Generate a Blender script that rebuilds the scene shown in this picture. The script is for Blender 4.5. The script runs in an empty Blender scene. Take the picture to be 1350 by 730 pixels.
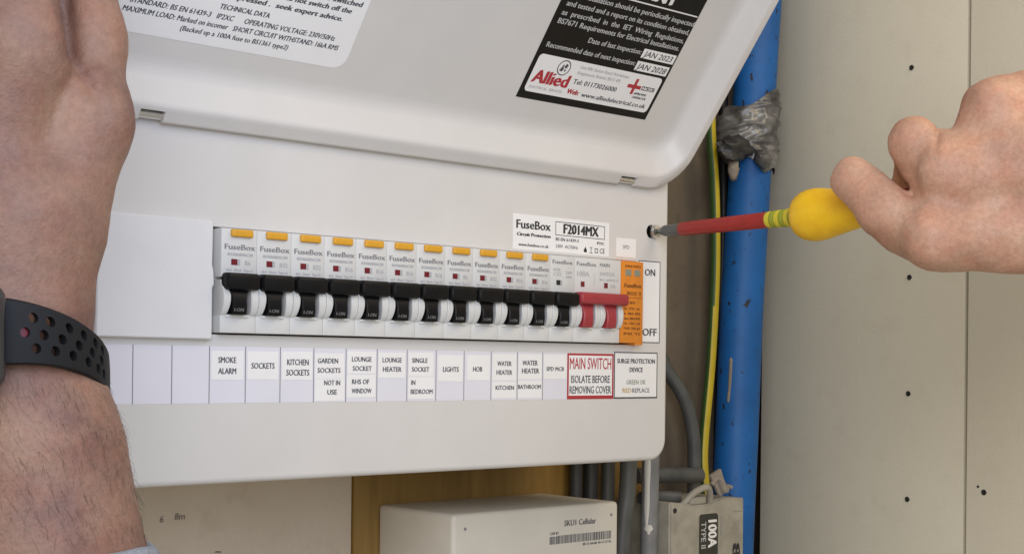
import bpy, bmesh, math, random
import numpy as np
from mathutils import Vector, noise as mnoise

scene = bpy.context.scene
COL = scene.collection
MM = 0.001
random.seed(7)

# ------------------------------------------------------------------ camera
W0, H0, F, CX, CY = 1350.0, 730.0, 1868.493, 675.0, 473.614
CAM = np.array([-275.233, -542.344, 26.773])
rv = np.array([0.0009, -0.7311, 0.0119])


def rot(r):
    t = np.linalg.norm(r) + 1e-12
    k = r / t
    K = np.array([[0, -k[2], k[1]], [k[2], 0, -k[0]], [-k[1], k[0], 0]])
    return np.eye(3) + math.sin(t) * K + (1 - math.cos(t)) * K @ K


RC = rot(rv) @ np.array([[1, 0, 0], [0, 0, -1], [0, 1, 0]], float)   # world -> camera (right, down, forward)

from mathutils import Matrix
cam_data = bpy.data.cameras.new('camera')
cam = bpy.data.objects.new('camera', cam_data)
COL.objects.link(cam)
m3 = Matrix([[RC[0][i], -RC[1][i], -RC[2][i]] for i in range(3)])
cam.matrix_world = Matrix.Translation(Vector(CAM * MM)) @ m3.to_4x4()
cam_data.sensor_width = 36.0
cam_data.lens = F / W0 * 36.0
cam_data.shift_y = (CY - H0 / 2) / W0
cam_data.clip_start = 0.01
cam_data.clip_end = 50
scene.camera = cam

# ------------------------------------------------------------------ light
scene.view_settings.view_transform = 'Standard'
scene.view_settings.look = 'None'
scene.view_settings.gamma = 1.0
scene.view_settings.exposure = 0.0
world = bpy.data.worlds.new('World')
scene.world = world
world.use_nodes = True
bg = world.node_tree.nodes['Background']
bg.inputs['Color'].default_value = (1.0, 0.93, 0.82, 1)
bg.inputs['Strength'].default_value = 0.36


def area(name, loc, target, size, power, col):
    d = bpy.data.lights.new(name, 'AREA')
    d.shape = 'RECTANGLE'
    d.size, d.size_y = size
    d.energy = power
    d.color = col
    o = bpy.data.objects.new(name, d)
    COL.objects.link(o)
    o.location = Vector(loc) * MM
    o.rotation_euler = (Vector(target) - Vector(loc)).to_track_quat('-Z', 'Y').to_euler()
    return o


area('cool_fill_light', (-190, -570, 260), (-10, 0, 60), (0.5, 0.5), 2.7, (0.47, 0.64, 1.0))  # added cool fill near the camera, tints the cover's left side
area('room_light', (-760, -1050, 330), (250, 0, 60), (0.9, 0.9), 8.3, (1.0, 0.88, 0.68))
area('ceiling_light', (470, -560, 680), (340, -60, 60), (0.4, 0.4), 2.2, (1.0, 0.82, 0.58))


# ------------------------------------------------------------------ materials
def lin(c):
    return tuple(((x / 255) / 12.92 if x / 255 <= 0.04045 else ((x / 255 + 0.055) / 1.055) ** 2.4) for x in c)


def mat(name, base, rough=0.5, metal=0.0, var=0.0, vscale=60.0, var2=None, bump=0.0, bscale=800.0, coat=0.0,
        stretch=None, sss=0.0, spec=0.5, detail=4.0):
    m = bpy.data.materials.new(name)
    m.use_nodes = True
    nt = m.node_tree
    b = nt.nodes['Principled BSDF']
    b.inputs['Base Color'].default_value = (*base, 1)
    b.inputs['Roughness'].default_value = rough
    b.inputs['Metallic'].default_value = metal
    b.inputs['Specular IOR Level'].default_value = spec
    if coat:
        b.inputs['Coat Weight'].default_value = coat
    if sss:
        b.inputs['Subsurface Weight'].default_value = sss
        b.inputs['Subsurface Radius'].default_value = (1.0, 0.4, 0.22)
        b.inputs['Subsurface Scale'].default_value = 0.003
    tc = nt.nodes.new('ShaderNodeTexCoord')
    src = tc.outputs['Object']
    if stretch:
        mp = nt.nodes.new('ShaderNodeMapping')
        mp.inputs['Scale'].default_value = stretch
        nt.links.new(src, mp.inputs['Vector'])
        src = mp.outputs['Vector']
    if var:
        n = nt.nodes.new('ShaderNodeTexNoise')
        n.inputs['Scale'].default_value = vscale
        n.inputs['Detail'].default_value = detail
        n.inputs['Roughness'].default_value = 0.6
        nt.links.new(src, n.inputs['Vector'])
        r = nt.nodes.new('ShaderNodeValToRGB')
        c2 = var2 if var2 else tuple(x * (1 - var) for x in base)
        r.color_ramp.elements[0].position = 0.35
        r.color_ramp.elements[1].position = 0.65
        r.color_ramp.elements[0].color = (*c2, 1)
        r.color_ramp.elements[1].color = (*base, 1)
        nt.links.new(n.outputs['Fac'], r.inputs['Fac'])
        nt.links.new(r.outputs['Color'], b.inputs['Base Color'])
    if bump:
        n = nt.nodes.new('ShaderNodeTexNoise')
        n.inputs['Scale'].default_value = bscale
        n.inputs['Detail'].default_value = 3.0
        nt.links.new(src, n.inputs['Vector'])
        bp = nt.nodes.new('ShaderNodeBump')
        bp.inputs['Strength'].default_value = bump
        bp.inputs['Distance'].default_value = 0.0005
        nt.links.new(n.outputs['Fac'], bp.inputs['Height'])
        nt.links.new(bp.outputs['Normal'], b.inputs['Normal'])
    return m


M = {}
M['cover'] = mat('painted_steel_white', (0.66, 0.638, 0.605), 0.42, var=0.05, vscale=18, bump=0.12, bscale=900)
M['inside'] = mat('dark_interior', (0.02, 0.02, 0.02), 0.8)
M['plastic'] = mat('breaker_grey_plastic', (0.66, 0.66, 0.64), 0.4, var=0.05, vscale=120)
M['black'] = mat('black_toggle_plastic', (0.006, 0.006, 0.007), 0.42, var=0.3, vscale=150, spec=0.22)
M['red'] = mat('red_toggle_plastic', (0.36, 0.035, 0.045), 0.42, var=0.12, vscale=150)
M['yellowbtn'] = mat('yellow_button_plastic', (0.72, 0.36, 0.025), 0.4, var=0.1, vscale=200)
M['window'] = mat('red_indicator', (0.16, 0.012, 0.02), 0.25)
M['print'] = mat('grey_print', (0.21, 0.21, 0.22), 0.6)
M['printlight'] = mat('pale_print', (0.42, 0.42, 0.43), 0.6)
M['fade'] = mat('worn_white_print', (0.16, 0.16, 0.16), 0.6)
M['ink'] = mat('black_ink', (0.022, 0.022, 0.025), 0.6)
M['ink2'] = mat('soft_black_ink', (0.07, 0.07, 0.085), 0.6)
M['white'] = mat('white_sticker', (0.84, 0.83, 0.81), 0.55, var=0.03, vscale=40)
M['strip'] = mat('lavender_label_strip', (0.73, 0.72, 0.77), 0.55, var=0.03, vscale=40)
M['blank'] = mat('white_blanking_plastic', (0.725, 0.72, 0.71), 0.45, var=0.04, vscale=50, bump=0.05, bscale=400)
M['redink'] = mat('red_ink', (0.42, 0.03, 0.04), 0.55)
M['greenink'] = mat('dull_green_ink', (0.30, 0.33, 0.26), 0.6)
M['goldink'] = mat('gold_ink', (0.55, 0.36, 0.12), 0.6)
M['orange'] = mat('orange_plastic', (0.72, 0.24, 0.02), 0.42, var=0.12, vscale=130)
M['brownink'] = mat('brown_ink', (0.18, 0.055, 0.01), 0.6)
M['greywin'] = mat('grey_window', (0.24, 0.25, 0.19), 0.3)
M['steel'] = mat('bright_steel', (0.72, 0.71, 0.69), 0.25, metal=1.0, bump=0.1, bscale=600)
M['darksteel'] = mat('grey_steel', (0.15, 0.155, 0.15), 0.42, metal=0.7, var=0.2, vscale=300)
M['blacklabel'] = mat('black_label', (0.007, 0.007, 0.007), 0.4, var=0.1, vscale=60, spec=0.25)
M['whiteink'] = mat('white_ink', (0.78, 0.77, 0.74), 0.55)
M['greyink'] = mat('pale_ink_on_black', (0.50, 0.50, 0.49), 0.55)
M['beige'] = mat('beige_box_plastic', (0.62, 0.58, 0.50), 0.5, var=0.05, vscale=40, bump=0.15, bscale=1500)
M['fuse'] = mat('dirty_fuse_plastic', (0.38, 0.35, 0.285), 0.5, var=0.28, vscale=70, bump=0.2, bscale=500)
M['fuselabel'] = mat('fuse_label_black', (0.03, 0.03, 0.022), 0.45)
M['wire_grey'] = mat('grey_cable_sheath', (0.095, 0.097, 0.092), 0.5, var=0.3, vscale=60)
M['wire_dark'] = mat('dark_cable_sheath', (0.05, 0.052, 0.055), 0.5, var=0.3, vscale=60)
M['wire_pale'] = mat('pale_grey_cable_sheath', (0.22, 0.22, 0.22), 0.5, var=0.25, vscale=50)
M['paint'] = mat('spilt_paint', (0.60, 0.58, 0.52), 0.6)
M['sleeve_red'] = mat('red_insulation', (0.34, 0.022, 0.016), 0.42, var=0.15, vscale=120)
M['handle'] = mat('yellow_handle_rubber', (0.93, 0.57, 0.008), 0.45, var=0.1, vscale=90, var2=(0.84, 0.47, 0.008), detail=6, bump=0.08, bscale=600)
M['ring_y'] = mat('yellow_ring', (0.60, 0.50, 0.03), 0.5)
M['ring_o'] = mat('olive_ring', (0.30, 0.33, 0.02), 0.5)
M['ring_g'] = mat('green_ring', (0.10, 0.22, 0.03), 0.5)
M['strap'] = mat('anthracite_rubber', (0.010, 0.0105, 0.012), 0.6, spec=0.3, bump=0.05, bscale=1500)
M['case'] = mat('watch_aluminium', (0.10, 0.11, 0.13), 0.3, metal=0.9)
M['knit'] = mat('grey_knit', (0.33, 0.35, 0.38), 0.95, var=0.3, vscale=900, bump=0.9, bscale=1300)
M['hair'] = mat('brown_hair', (0.055, 0.034, 0.022), 0.6)
M['gap'] = mat('gap_shade_dark', (0.05, 0.036, 0.022), 0.8, var=0.4, vscale=30)  # near-black: the shade inside the wall gaps put into the colour
M['pencil'] = mat('pencil_graphite', (0.16, 0.14, 0.12), 0.7)


def wall_mat(name, c1, c2, c3, sc, bump, bsc, rough=0.8):
    m = bpy.data.materials.new(name)
    m.use_nodes = True
    nt = m.node_tree
    b = nt.nodes['Principled BSDF']
    b.inputs['Roughness'].default_value = rough
    b.inputs['Specular IOR Level'].default_value = 0.25
    tc = nt.nodes.new('ShaderNodeTexCoord')
    n1 = nt.nodes.new('ShaderNodeTexNoise')
    n1.inputs['Scale'].default_value = sc
    n1.inputs['Detail'].default_value = 6
    n2 = nt.nodes.new('ShaderNodeTexNoise')
    n2.inputs['Scale'].default_value = sc * 7
    n2.inputs['Detail'].default_value = 5
    for n in (n1, n2):
        nt.links.new(tc.outputs['Object'], n.inputs['Vector'])
    r = nt.nodes.new('ShaderNodeValToRGB')
    r.color_ramp.elements[0].position = 0.32
    r.color_ramp.elements[1].position = 0.68
    r.color_ramp.elements[0].color = (*c1, 1)
    r.color_ramp.elements[1].color = (*c2, 1)
    nt.links.new(n1.outputs['Fac'], r.inputs['Fac'])
    mx = nt.nodes.new('ShaderNodeMix')
    mx.data_type = 'RGBA'
    r2 = nt.nodes.new('ShaderNodeValToRGB')
    r2.color_ramp.elements[0].position = 0.55
    r2.color_ramp.elements[1].position = 0.85
    r2.color_ramp.elements[0].color = (0, 0, 0, 1)
    r2.color_ramp.elements[1].color = (0.7, 0.7, 0.7, 1)
    nt.links.new(n2.outputs['Fac'], r2.inputs['Fac'])
    nt.links.new(r2.outputs['Color'], mx.inputs['Factor'])
    nt.links.new(r.outputs['Color'], mx.inputs['A'])
    mx.inputs['B'].default_value = (*c3, 1)
    nt.links.new(mx.outputs['Result'], b.inputs['Base Color'])
    nb = nt.nodes.new('ShaderNodeTexNoise')
    nb.inputs['Scale'].default_value = bsc
    nb.inputs['Detail'].default_value = 5
    nt.links.new(tc.outputs['Object'], nb.inputs['Vector'])
    bp = nt.nodes.new('ShaderNodeBump')
    bp.inputs['Strength'].default_value = bump
    bp.inputs['Distance'].default_value = 0.001
    nt.links.new(nb.outputs['Fac'], bp.inputs['Height'])
    nt.links.new(bp.outputs['Normal'], b.inputs['Normal'])
    return m


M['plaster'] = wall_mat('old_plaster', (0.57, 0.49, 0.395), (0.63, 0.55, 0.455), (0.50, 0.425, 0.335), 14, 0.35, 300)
M['darkwall'] = wall_mat('dark_brown_wall', (0.145, 0.115, 0.08), (0.185, 0.15, 0.11), (0.11, 0.088, 0.06), 14, 0.4, 260)  # back wall, darker brown than the plaster panel
M['board'] = wall_mat('painted_board', (0.69, 0.645, 0.52), (0.72, 0.675, 0.55), (0.64, 0.59, 0.475), 9, 0.18, 700)
M['board2'] = wall_mat('painted_board_cream', (0.80, 0.74, 0.585), (0.83, 0.77, 0.615), (0.77, 0.70, 0.545), 9, 0.18, 700)


def wood_mat():
    m = bpy.data.materials.new('plywood')
    m.use_nodes = True
    nt = m.node_tree
    b = nt.nodes['Principled BSDF']
    b.inputs['Roughness'].default_value = 0.6
    tc = nt.nodes.new('ShaderNodeTexCoord')
    mp = nt.nodes.new('ShaderNodeMapping')
    mp.inputs['Scale'].default_value = (60, 60, 4)
    nt.links.new(tc.outputs['Object'], mp.inputs['Vector'])
    n = nt.nodes.new('ShaderNodeTexNoise')
    n.inputs['Scale'].default_value = 2.2
    n.inputs['Detail'].default_value = 7
    n.inputs['Distortion'].default_value = 0.6
    nt.links.new(mp.outputs['Vector'], n.inputs['Vector'])
    r = nt.nodes.new('ShaderNodeValToRGB')
    r.color_ramp.elements[0].position = 0.3
    r.color_ramp.elements[1].position = 0.72
    r.color_ramp.elements[0].color = (0.19, 0.108, 0.02, 1)
    r.color_ramp.elements[1].color = (0.30, 0.178, 0.042, 1)
    nt.links.new(n.outputs['Fac'], r.inputs['Fac'])
    nt.links.new(r.outputs['Color'], b.inputs['Base Color'])
    bp = nt.nodes.new('ShaderNodeBump')
    bp.inputs['Strength'].default_value = 0.3
    bp.inputs['Distance'].default_value = 0.0006
    nt.links.new(n.outputs['Fac'], bp.inputs['Height'])
    nt.links.new(bp.outputs['Normal'], b.inputs['Normal'])
    return m


M['wood'] = wood_mat()


def pipe_mat():
    m = mat('blue_water_pipe', (0.005, 0.125, 0.42), 0.55, var=0.25, vscale=25)
    nt = m.node_tree
    b = nt.nodes['Principled BSDF']
    old = b.inputs['Base Color'].links[0].from_socket
    tc = nt.nodes['Texture Coordinate']
    mp = nt.nodes.new('ShaderNodeMapping')
    mp.inputs['Scale'].default_value = (210, 210, 110)
    nt.links.new(tc.outputs['Object'], mp.inputs['Vector'])
    n = nt.nodes.new('ShaderNodeTexNoise')
    n.inputs['Scale'].default_value = 1.0
    n.inputs['Detail'].default_value = 5
    nt.links.new(mp.outputs['Vector'], n.inputs['Vector'])
    r = nt.nodes.new('ShaderNodeValToRGB')
    r.color_ramp.elements[0].position = 0.64
    r.color_ramp.elements[1].position = 0.67
    r.color_ramp.elements[0].color = (0, 0, 0, 1)
    r.color_ramp.elements[1].color = (1, 1, 1, 1)
    nt.links.new(n.outputs['Fac'], r.inputs['Fac'])
    mx = nt.nodes.new('ShaderNodeMix')
    mx.data_type = 'RGBA'
    nt.links.new(r.outputs['Color'], mx.inputs['Factor'])
    nt.links.new(old, mx.inputs['A'])
    mx.inputs['B'].default_value = (0.01, 0.015, 0.03, 1)
    nt.links.new(mx.outputs['Result'], b.inputs['Base Color'])
    return m


M['pipe'] = pipe_mat()
M['tape'] = mat('grey_duct_tape', (0.27, 0.265, 0.26), 0.36, metal=0.35, var=0.75, vscale=55, bump=0.25, bscale=160)
M['darktape'] = mat('black_tape', (0.03, 0.03, 0.03), 0.4, bump=0.6, bscale=250)
M['putty'] = mat('dirty_sealant', (0.30, 0.26, 0.21), 0.7, var=0.3, vscale=120, bump=0.4, bscale=300)
M['earth_y'] = mat('earth_yellow', (0.55, 0.42, 0.012), 0.45, var=0.2, vscale=40)
M['earth_g'] = mat('earth_green', (0.04, 0.095, 0.018), 0.45, var=0.2, vscale=40)


def skin_mat(name, c_light, c_mid, c_dark):
    m = bpy.data.materials.new(name)
    m.use_nodes = True
    nt = m.node_tree
    b = nt.nodes['Principled BSDF']
    b.inputs['Roughness'].default_value = 0.52
    b.inputs['Specular IOR Level'].default_value = 0.4
    b.inputs['Subsurface Weight'].default_value = 0.18
    b.inputs['Subsurface Radius'].default_value = (1.0, 0.4, 0.22)
    b.inputs['Subsurface Scale'].default_value = 0.003
    tc = nt.nodes.new('ShaderNodeTexCoord')

    def nz(scale, detail=4, rough=0.55, dist=0.0):
        n = nt.nodes.new('ShaderNodeTexNoise')
        n.inputs['Scale'].default_value = scale
        n.inputs['Detail'].default_value = detail
        n.inputs['Roughness'].default_value = rough
        n.inputs['Distortion'].default_value = dist
        nt.links.new(tc.outputs['Object'], n.inputs['Vector'])
        return n
    n1 = nz(38, 5)
    r = nt.nodes.new('ShaderNodeValToRGB')
    cr = r.color_ramp
    cr.elements[0].position = 0.3
    cr.elements[1].position = 0.7
    cr.elements[0].color = (*c_dark, 1)
    cr.elements[1].color = (*c_light, 1)
    e = cr.elements.new(0.5)
    e.color = (*c_mid, 1)
    nt.links.new(n1.outputs['Fac'], r.inputs['Fac'])
    n2 = nz(450, 4, 0.7)
    r2 = nt.nodes.new('ShaderNodeValToRGB')
    r2.color_ramp.elements[0].position = 0.35
    r2.color_ramp.elements[1].position = 0.65
    r2.color_ramp.elements[0].color = (0.86, 0.84, 0.83, 1)
    r2.color_ramp.elements[1].color = (1.06, 1.06, 1.06, 1)
    nt.links.new(n2.outputs['Fac'], r2.inputs['Fac'])
    mx = nt.nodes.new('ShaderNodeMix')
    mx.data_type = 'RGBA'
    mx.blend_type = 'MULTIPLY'
    mx.inputs['Factor'].default_value = 1.0
    nt.links.new(r.outputs['Color'], mx.inputs['A'])
    nt.links.new(r2.outputs['Color'], mx.inputs['B'])
    n4 = nz(95, 3, 0.6, 0.4)
    r4 = nt.nodes.new('ShaderNodeValToRGB')
    r4.color_ramp.elements[0].position = 0.42
    r4.color_ramp.elements[1].position = 0.72
    r4.color_ramp.elements[0].color = (1, 1, 1, 1)
    r4.color_ramp.elements[1].color = (1.06, 0.93, 0.90, 1)
    nt.links.new(n4.outputs['Fac'], r4.inputs['Fac'])
    m4 = nt.nodes.new('ShaderNodeMix')
    m4.data_type = 'RGBA'
    m4.blend_type = 'MULTIPLY'
    m4.inputs['Factor'].default_value = 1.0
    nt.links.new(mx.outputs['Result'], m4.inputs['A'])
    nt.links.new(r4.outputs['Color'], m4.inputs['B'])
    nt.links.new(m4.outputs['Result'], b.inputs['Base Color'])
    # relief: fine cells (pores) + wrinkles across
    v = nt.nodes.new('ShaderNodeTexVoronoi')
    v.inputs['Scale'].default_value = 900
    nt.links.new(tc.outputs['Object'], v.inputs['Vector'])
    n3 = nz(160, 6, 0.65, 0.8)
    ad = nt.nodes.new('ShaderNodeMath')
    ad.operation = 'MULTIPLY_ADD'
    ad.inputs[1].default_value = 0.35
    nt.links.new(v.outputs['Distance'], ad.inputs[0])
    nt.links.new(n3.outputs['Fac'], ad.inputs[2])
    bp = nt.nodes.new('ShaderNodeBump')
    bp.inputs['Strength'].default_value = 0.36
    bp.inputs['Distance'].default_value = 0.0008
    nt.links.new(ad.outputs[0], bp.inputs['Height'])
    nt.links.new(bp.outputs['Normal'], b.inputs['Normal'])
    return m


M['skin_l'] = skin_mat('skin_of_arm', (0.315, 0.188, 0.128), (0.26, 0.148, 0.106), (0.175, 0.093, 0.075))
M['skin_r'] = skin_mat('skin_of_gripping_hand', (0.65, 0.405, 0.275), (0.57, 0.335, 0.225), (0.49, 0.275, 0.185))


# ------------------------------------------------------------------ mesh helpers (all in millimetres, world axes)
class MB:
    def __init__(s):
        s.v, s.f, s.m = [], [], []

    def add(s, verts, faces, mi=0):
        o = len(s.v)
        s.v += [tuple(map(float, p)) for p in verts]
        s.f += [tuple(o + i for i in f) for f in faces]
        s.m += [mi] * len(faces)
        return s

    def build(s, name, mats, parent=None, origin=None, smooth=True, ang=32, recalc=False):
        if not isinstance(mats, (list, tuple)):
            mats = [mats]
        off = np.array(origin if origin is not None else (world_of(parent) if parent else (0, 0, 0)), float)
        me = bpy.data.meshes.new(name)
        me.from_pydata([tuple((np.array(p) - off) * MM) for p in s.v], [], s.f)
        for m in mats:
            me.materials.append(m)
        me.polygons.foreach_set('material_index', s.m)
        if recalc:
            bm = bmesh.new()
            bm.from_mesh(me)
            bmesh.ops.recalc_face_normals(bm, faces=bm.faces)
            bm.to_mesh(me)
            bm.free()
        if smooth:
            me.shade_smooth()
            me.set_sharp_from_angle(angle=math.radians(ang))
        me.update()
        o = bpy.data.objects.new(name, me)
        COL.objects.link(o)
        if parent:
            o.parent = parent
            o.location = Vector(off - world_of(parent)) * MM
        else:
            o.location = Vector(off) * MM
        return o


def world_of(o):
    p = np.zeros(3)
    while o is not None:
        p += np.array(o.location) / MM
        o = o.parent
    return p


def thing(name, label, cat, loc, group=None):
    o = bpy.data.objects.new(name, None)
    COL.objects.link(o)
    o.location = Vector(loc) * MM
    o.empty_display_size = 0.02
    tag(o, label, cat, group)
    return o


def tag(o, label=None, cat=None, group=None, kind=None):
    if label: o['label'] = label
    if cat: o['category'] = cat
    if group: o['group'] = group
    if kind: o['kind'] = kind
    return o


def bbox(x0, x1, y0, y1, z0, z1, r=0.0, seg=2):
    bm = bmesh.new()
    bmesh.ops.create_cube(bm, size=1)
    for v in bm.verts:
        v.co = ((x0 + x1) / 2 + v.co.x * (x1 - x0), (y0 + y1) / 2 + v.co.y * (y1 - y0), (z0 + z1) / 2 + v.co.z * (z1 - z0))
    if r > 0:
        bmesh.ops.bevel(bm, geom=list(bm.edges), offset=r, segments=seg, affect='EDGES', profile=0.5)
    bm.verts.index_update()
    out = [tuple(v.co) for v in bm.verts], [tuple(v.index for v in f.verts) for f in bm.faces]
    bm.free()
    return out


class Frame:
    def __init__(s, O, U, V, N):
        s.O, s.U, s.V, s.N = [np.array(a, float) for a in (O, U, V, N)]

    def p(s, u, v, h=0.0):
        return s.O + u * s.U + v * s.V + h * s.N


def sheet(mb, fr, poly, h0, h1, mi=0):
    """a thin slab: polygon in the frame, raised from h0 to h1 (towards N), sides included"""
    n = len(poly)
    vs = [fr.p(u, v, h1) for u, v in poly] + [fr.p(u, v, h0) for u, v in poly]
    fs = [tuple(range(n))] + [(i, i + n, (i + 1) % n + n, (i + 1) % n) for i in range(n)]
    mb.add(vs, fs, mi)


def rect(u0, u1, v0, v1):
    return [(u0, v0), (u1, v0), (u1, v1), (u0, v1)]


def rrect(u0, u1, v0, v1, r, n=5):
    out = []
    for cx, cy, a in ((u1 - r, v0 + r, -90), (u1 - r, v1 - r, 0), (u0 + r, v1 - r, 90), (u0 + r, v0 + r, 180)):
        for i in range(n + 1):
            t = math.radians(a + 90 * i / n)
            out.append((cx + r * math.cos(t), cy + r * math.sin(t)))
    return out


def border(mb, fr, u0, u1, v0, v1, w, h0, h1, mi, wb=None):
    wb = wb or w
    sheet(mb, fr, rect(u0, u1, v1 - w, v1), h0, h1, mi)
    sheet(mb, fr, rect(u0, u1, v0, v0 + wb), h0, h1, mi)
    sheet(mb, fr, rect(u0, u0 + w, v0 + wb, v1 - w), h0, h1, mi)
    sheet(mb, fr, rect(u1 - w, u1, v0 + wb, v1 - w), h0, h1, mi)


_tc = {}


def glyphs(sx, bold, res=2):
    key = (sx, bold, res)
    if key in _tc:
        return _tc[key]
    cu = bpy.data.curves.new('t', 'FONT')
    cu.body = sx
    cu.size = 1.0
    cu.resolution_u = res
    cu.offset = bold
    cu.fill_mode = 'FRONT'
    o = bpy.data.objects.new('t', cu)
    COL.objects.link(o)
    dg = bpy.context.evaluated_depsgraph_get()
    me = o.evaluated_get(dg).to_mesh()
    vs = np.array([v.co[:2] for v in me.vertices]) if len(me.vertices) else np.zeros((0, 2))
    fs = [tuple(p.vertices) for p in me.polygons]
    o.evaluated_get(dg).to_mesh_clear()
    bpy.data.objects.remove(o)
    bpy.data.curves.remove(cu)
    _tc[key] = (vs, fs)
    return _tc[key]


CAP = None


def text(mb, fr, sx, u0, v0, h, cap, mi, width=None, align='l', bold=0.0, shear=0.0, maxw=None, rot90=False, res=2):
    """cap = capital height in mm, v0 = baseline; width fits the line to that length"""
    global CAP
    if CAP is None:
        CAP = float(glyphs('H', 0.0)[0][:, 1].max())
    vs, fs = glyphs(sx, 0.0, res)
    bold += .010
    if not len(vs):
        return
    sc = cap / CAP
    x0, x1 = vs[:, 0].min(), vs[:, 0].max()
    sxs = (width / (x1 - x0)) if width else sc
    if maxw and (x1 - x0) * sxs > maxw:
        sxs = maxw / (x1 - x0)
    wd = (x1 - x0) * sxs
    st = {'l': u0, 'c': u0 - wd / 2, 'r': u0 - wd}[align]
    for q, (ox, oy) in enumerate(((0, 0), (1.6 * bold, .5 * bold), (-1.6 * bold, -.5 * bold))):
        pts = []
        for x, y in vs:
            a, b = (x + ox - x0) * sxs + y * sc * shear, (y + oy) * sc
            if rot90:
                pts.append(fr.p(v0 + b, u0 - a, h + .008 * q))
            else:
                pts.append(fr.p(st + a, v0 + b, h + .008 * q))
        mb.add(pts, fs, mi)


def tube(path, rad, n=14, cap=True, fl=None):
    """path: list of points; rad: number or list"""
    P = [np.array(p, float) for p in path]
    R = rad if isinstance(rad, (list, tuple)) else [rad] * len(P)
    vs, fs = [], []
    up = np.array([0.31, 0.22, 0.93])
    prev = None
    for i, p in enumerate(P):
        t = P[min(i + 1, len(P) - 1)] - P[max(i - 1, 0)]
        t = t / np.linalg.norm(t)
        if prev is None:
            a = np.cross(t, up if abs(t @ up) < 0.9 else np.array([1, 0, 0]))
        else:
            a = prev - t * (prev @ t)
        a /= np.linalg.norm(a)
        prev = a
        b = np.cross(t, a)
        for k in range(n):
            th = 2 * math.pi * k / n
            vs.append(p + R[i] * (math.cos(th) * a + math.sin(th) * b))
    for i in range(len(P) - 1):
        for k in range(n):
            a, b = i * n + k, i * n + (k + 1) % n
            fs.append((a, a + n, b + n, b))
    if cap:
        fs.append(tuple(range(n)))
        fs.append(tuple((len(P) - 1) * n + k for k in reversed(range(n))))
    return vs, fs


def smooth_path(pts, n=8):
    P = [np.array(p, float) for p in pts]
    P = [2 * P[0] - P[1]] + P + [2 * P[-1] - P[-2]]
    out = []
    for i in range(1, len(P) - 2):
        for k in range(n):
            t = k / n
            a, b, c, d = P[i - 1:i + 3]
            out.append(0.5 * ((2 * b) + (c - a) * t + (2 * a - 5 * b + 4 * c - d) * t * t + (3 * b - a - 3 * c + d) * t ** 3))
    out.append(P[-2])
    return out


def loops(loop_list, cap0=True, cap1=True):
    n = len(loop_list[0])
    vs = [p for l in loop_list for p in l]
    fs = []
    for i in range(len(loop_list) - 1):
        for k in range(n):
            a, b = i * n + k, i * n + (k + 1) % n
            fs.append((a, b, b + n, a + n))
    if cap0:
        fs.append(tuple(reversed(range(n))))
    if cap1:
        fs.append(tuple((len(loop_list) - 1) * n + k for k in range(n)))
    return vs, fs


def fill_holes(outlines, pos):
    """2-D outlines (first outer, the rest holes) triangulated; pos maps (u,v) to a point"""
    bm = bmesh.new()
    edges = []
    for ol in outlines:
        vv = [bm.verts.new((u, v, 0)) for u, v in ol]
        edges += [bm.edges.new((vv[i], vv[(i + 1) % len(vv)])) for i in range(len(vv))]
    bmesh.ops.triangle_fill(bm, edges=edges, use_beauty=True, use_dissolve=False, normal=(0, 0, 1))
    bm.verts.index_update()
    vs = [pos(v.co.x, v.co.y) for v in bm.verts]
    fs = [tuple(v.index for v in f.verts) for f in bm.faces]
    bm.free()
    return vs, fs


def boolean_cut(obj, cutter_mb):
    c = cutter_mb.build('cutter', M['inside'], smooth=False, recalc=True)
    md = obj.modifiers.new('cut', 'BOOLEAN')
    md.operation = 'DIFFERENCE'
    md.solver = 'EXACT'
    md.object = c
    md.use_self = True
    bpy.context.view_layer.update()
    dg = bpy.context.evaluated_depsgraph_get()
    me = bpy.data.meshes.new_from_object(obj.evaluated_get(dg))
    obj.modifiers.remove(md)
    old = obj.data
    nm = old.name
    obj.data = me
    bpy.data.meshes.remove(old)
    me.name = nm
    bpy.data.objects.remove(c)
    me.shade_smooth()
    me.set_sharp_from_angle(angle=math.radians(32))


# ------------------------------------------------------------------ setting
YW, XR = 122.0, 575.0
mb = MB()
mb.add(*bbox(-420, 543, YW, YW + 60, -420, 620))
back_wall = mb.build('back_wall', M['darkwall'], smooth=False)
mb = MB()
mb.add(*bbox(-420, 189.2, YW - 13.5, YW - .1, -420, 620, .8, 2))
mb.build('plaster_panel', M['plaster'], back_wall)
mb = MB()
mb.add(*bbox(543, XR + 60, YW + 45, YW + 60, -420, 620))
mb.build('shade_backing', M['gap'], back_wall, smooth=False)  # dark slab added as the shade in the gap beside the pipe
tag(back_wall, 'brownish plaster wall behind the white fuse board', kind='structure')
FB = Frame((-9.7, YW - 13.5, 1.6), (1, 0, 0), (0, 0, 1), (0, -1, 0))
mb = MB()
text(mb, FB, '6', 80.5, -56.6, 0.15, 3.3, 0, shear=0.1)
text(mb, FB, '8m', 88.8, -55.8, 0.15, 3.3, 0, shear=0.1)
sheet(mb, FB, [(112, -74.2), (116, -74.6), (116, -73.9), (113, -73.5)], 0.02, 0.15, 0)
mb.build('pencil_mark', M['pencil'], back_wall)

mb = MB()
mb.add(*bbox(XR + 14, XR + 60, -420, YW + 44, -420, 620))
side_wall = mb.build('side_wall', M['gap'], smooth=False)
tag(side_wall, 'side wall of the cupboard clad in two painted boards', kind='structure')
mb = MB()
mb.add(*bbox(XR, XR + 13.5, -43.3, YW + 3, -420, 620, 0.7, 2))
b1 = mb.build('wall_board', M['board'], side_wall)
mb = MB()
mb.add(*bbox(XR - 0.4, XR + 13.5, -420, -45.6, -420, 620, 0.9, 2))
b2 = mb.build('wall_board', M['board2'], side_wall)


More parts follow.
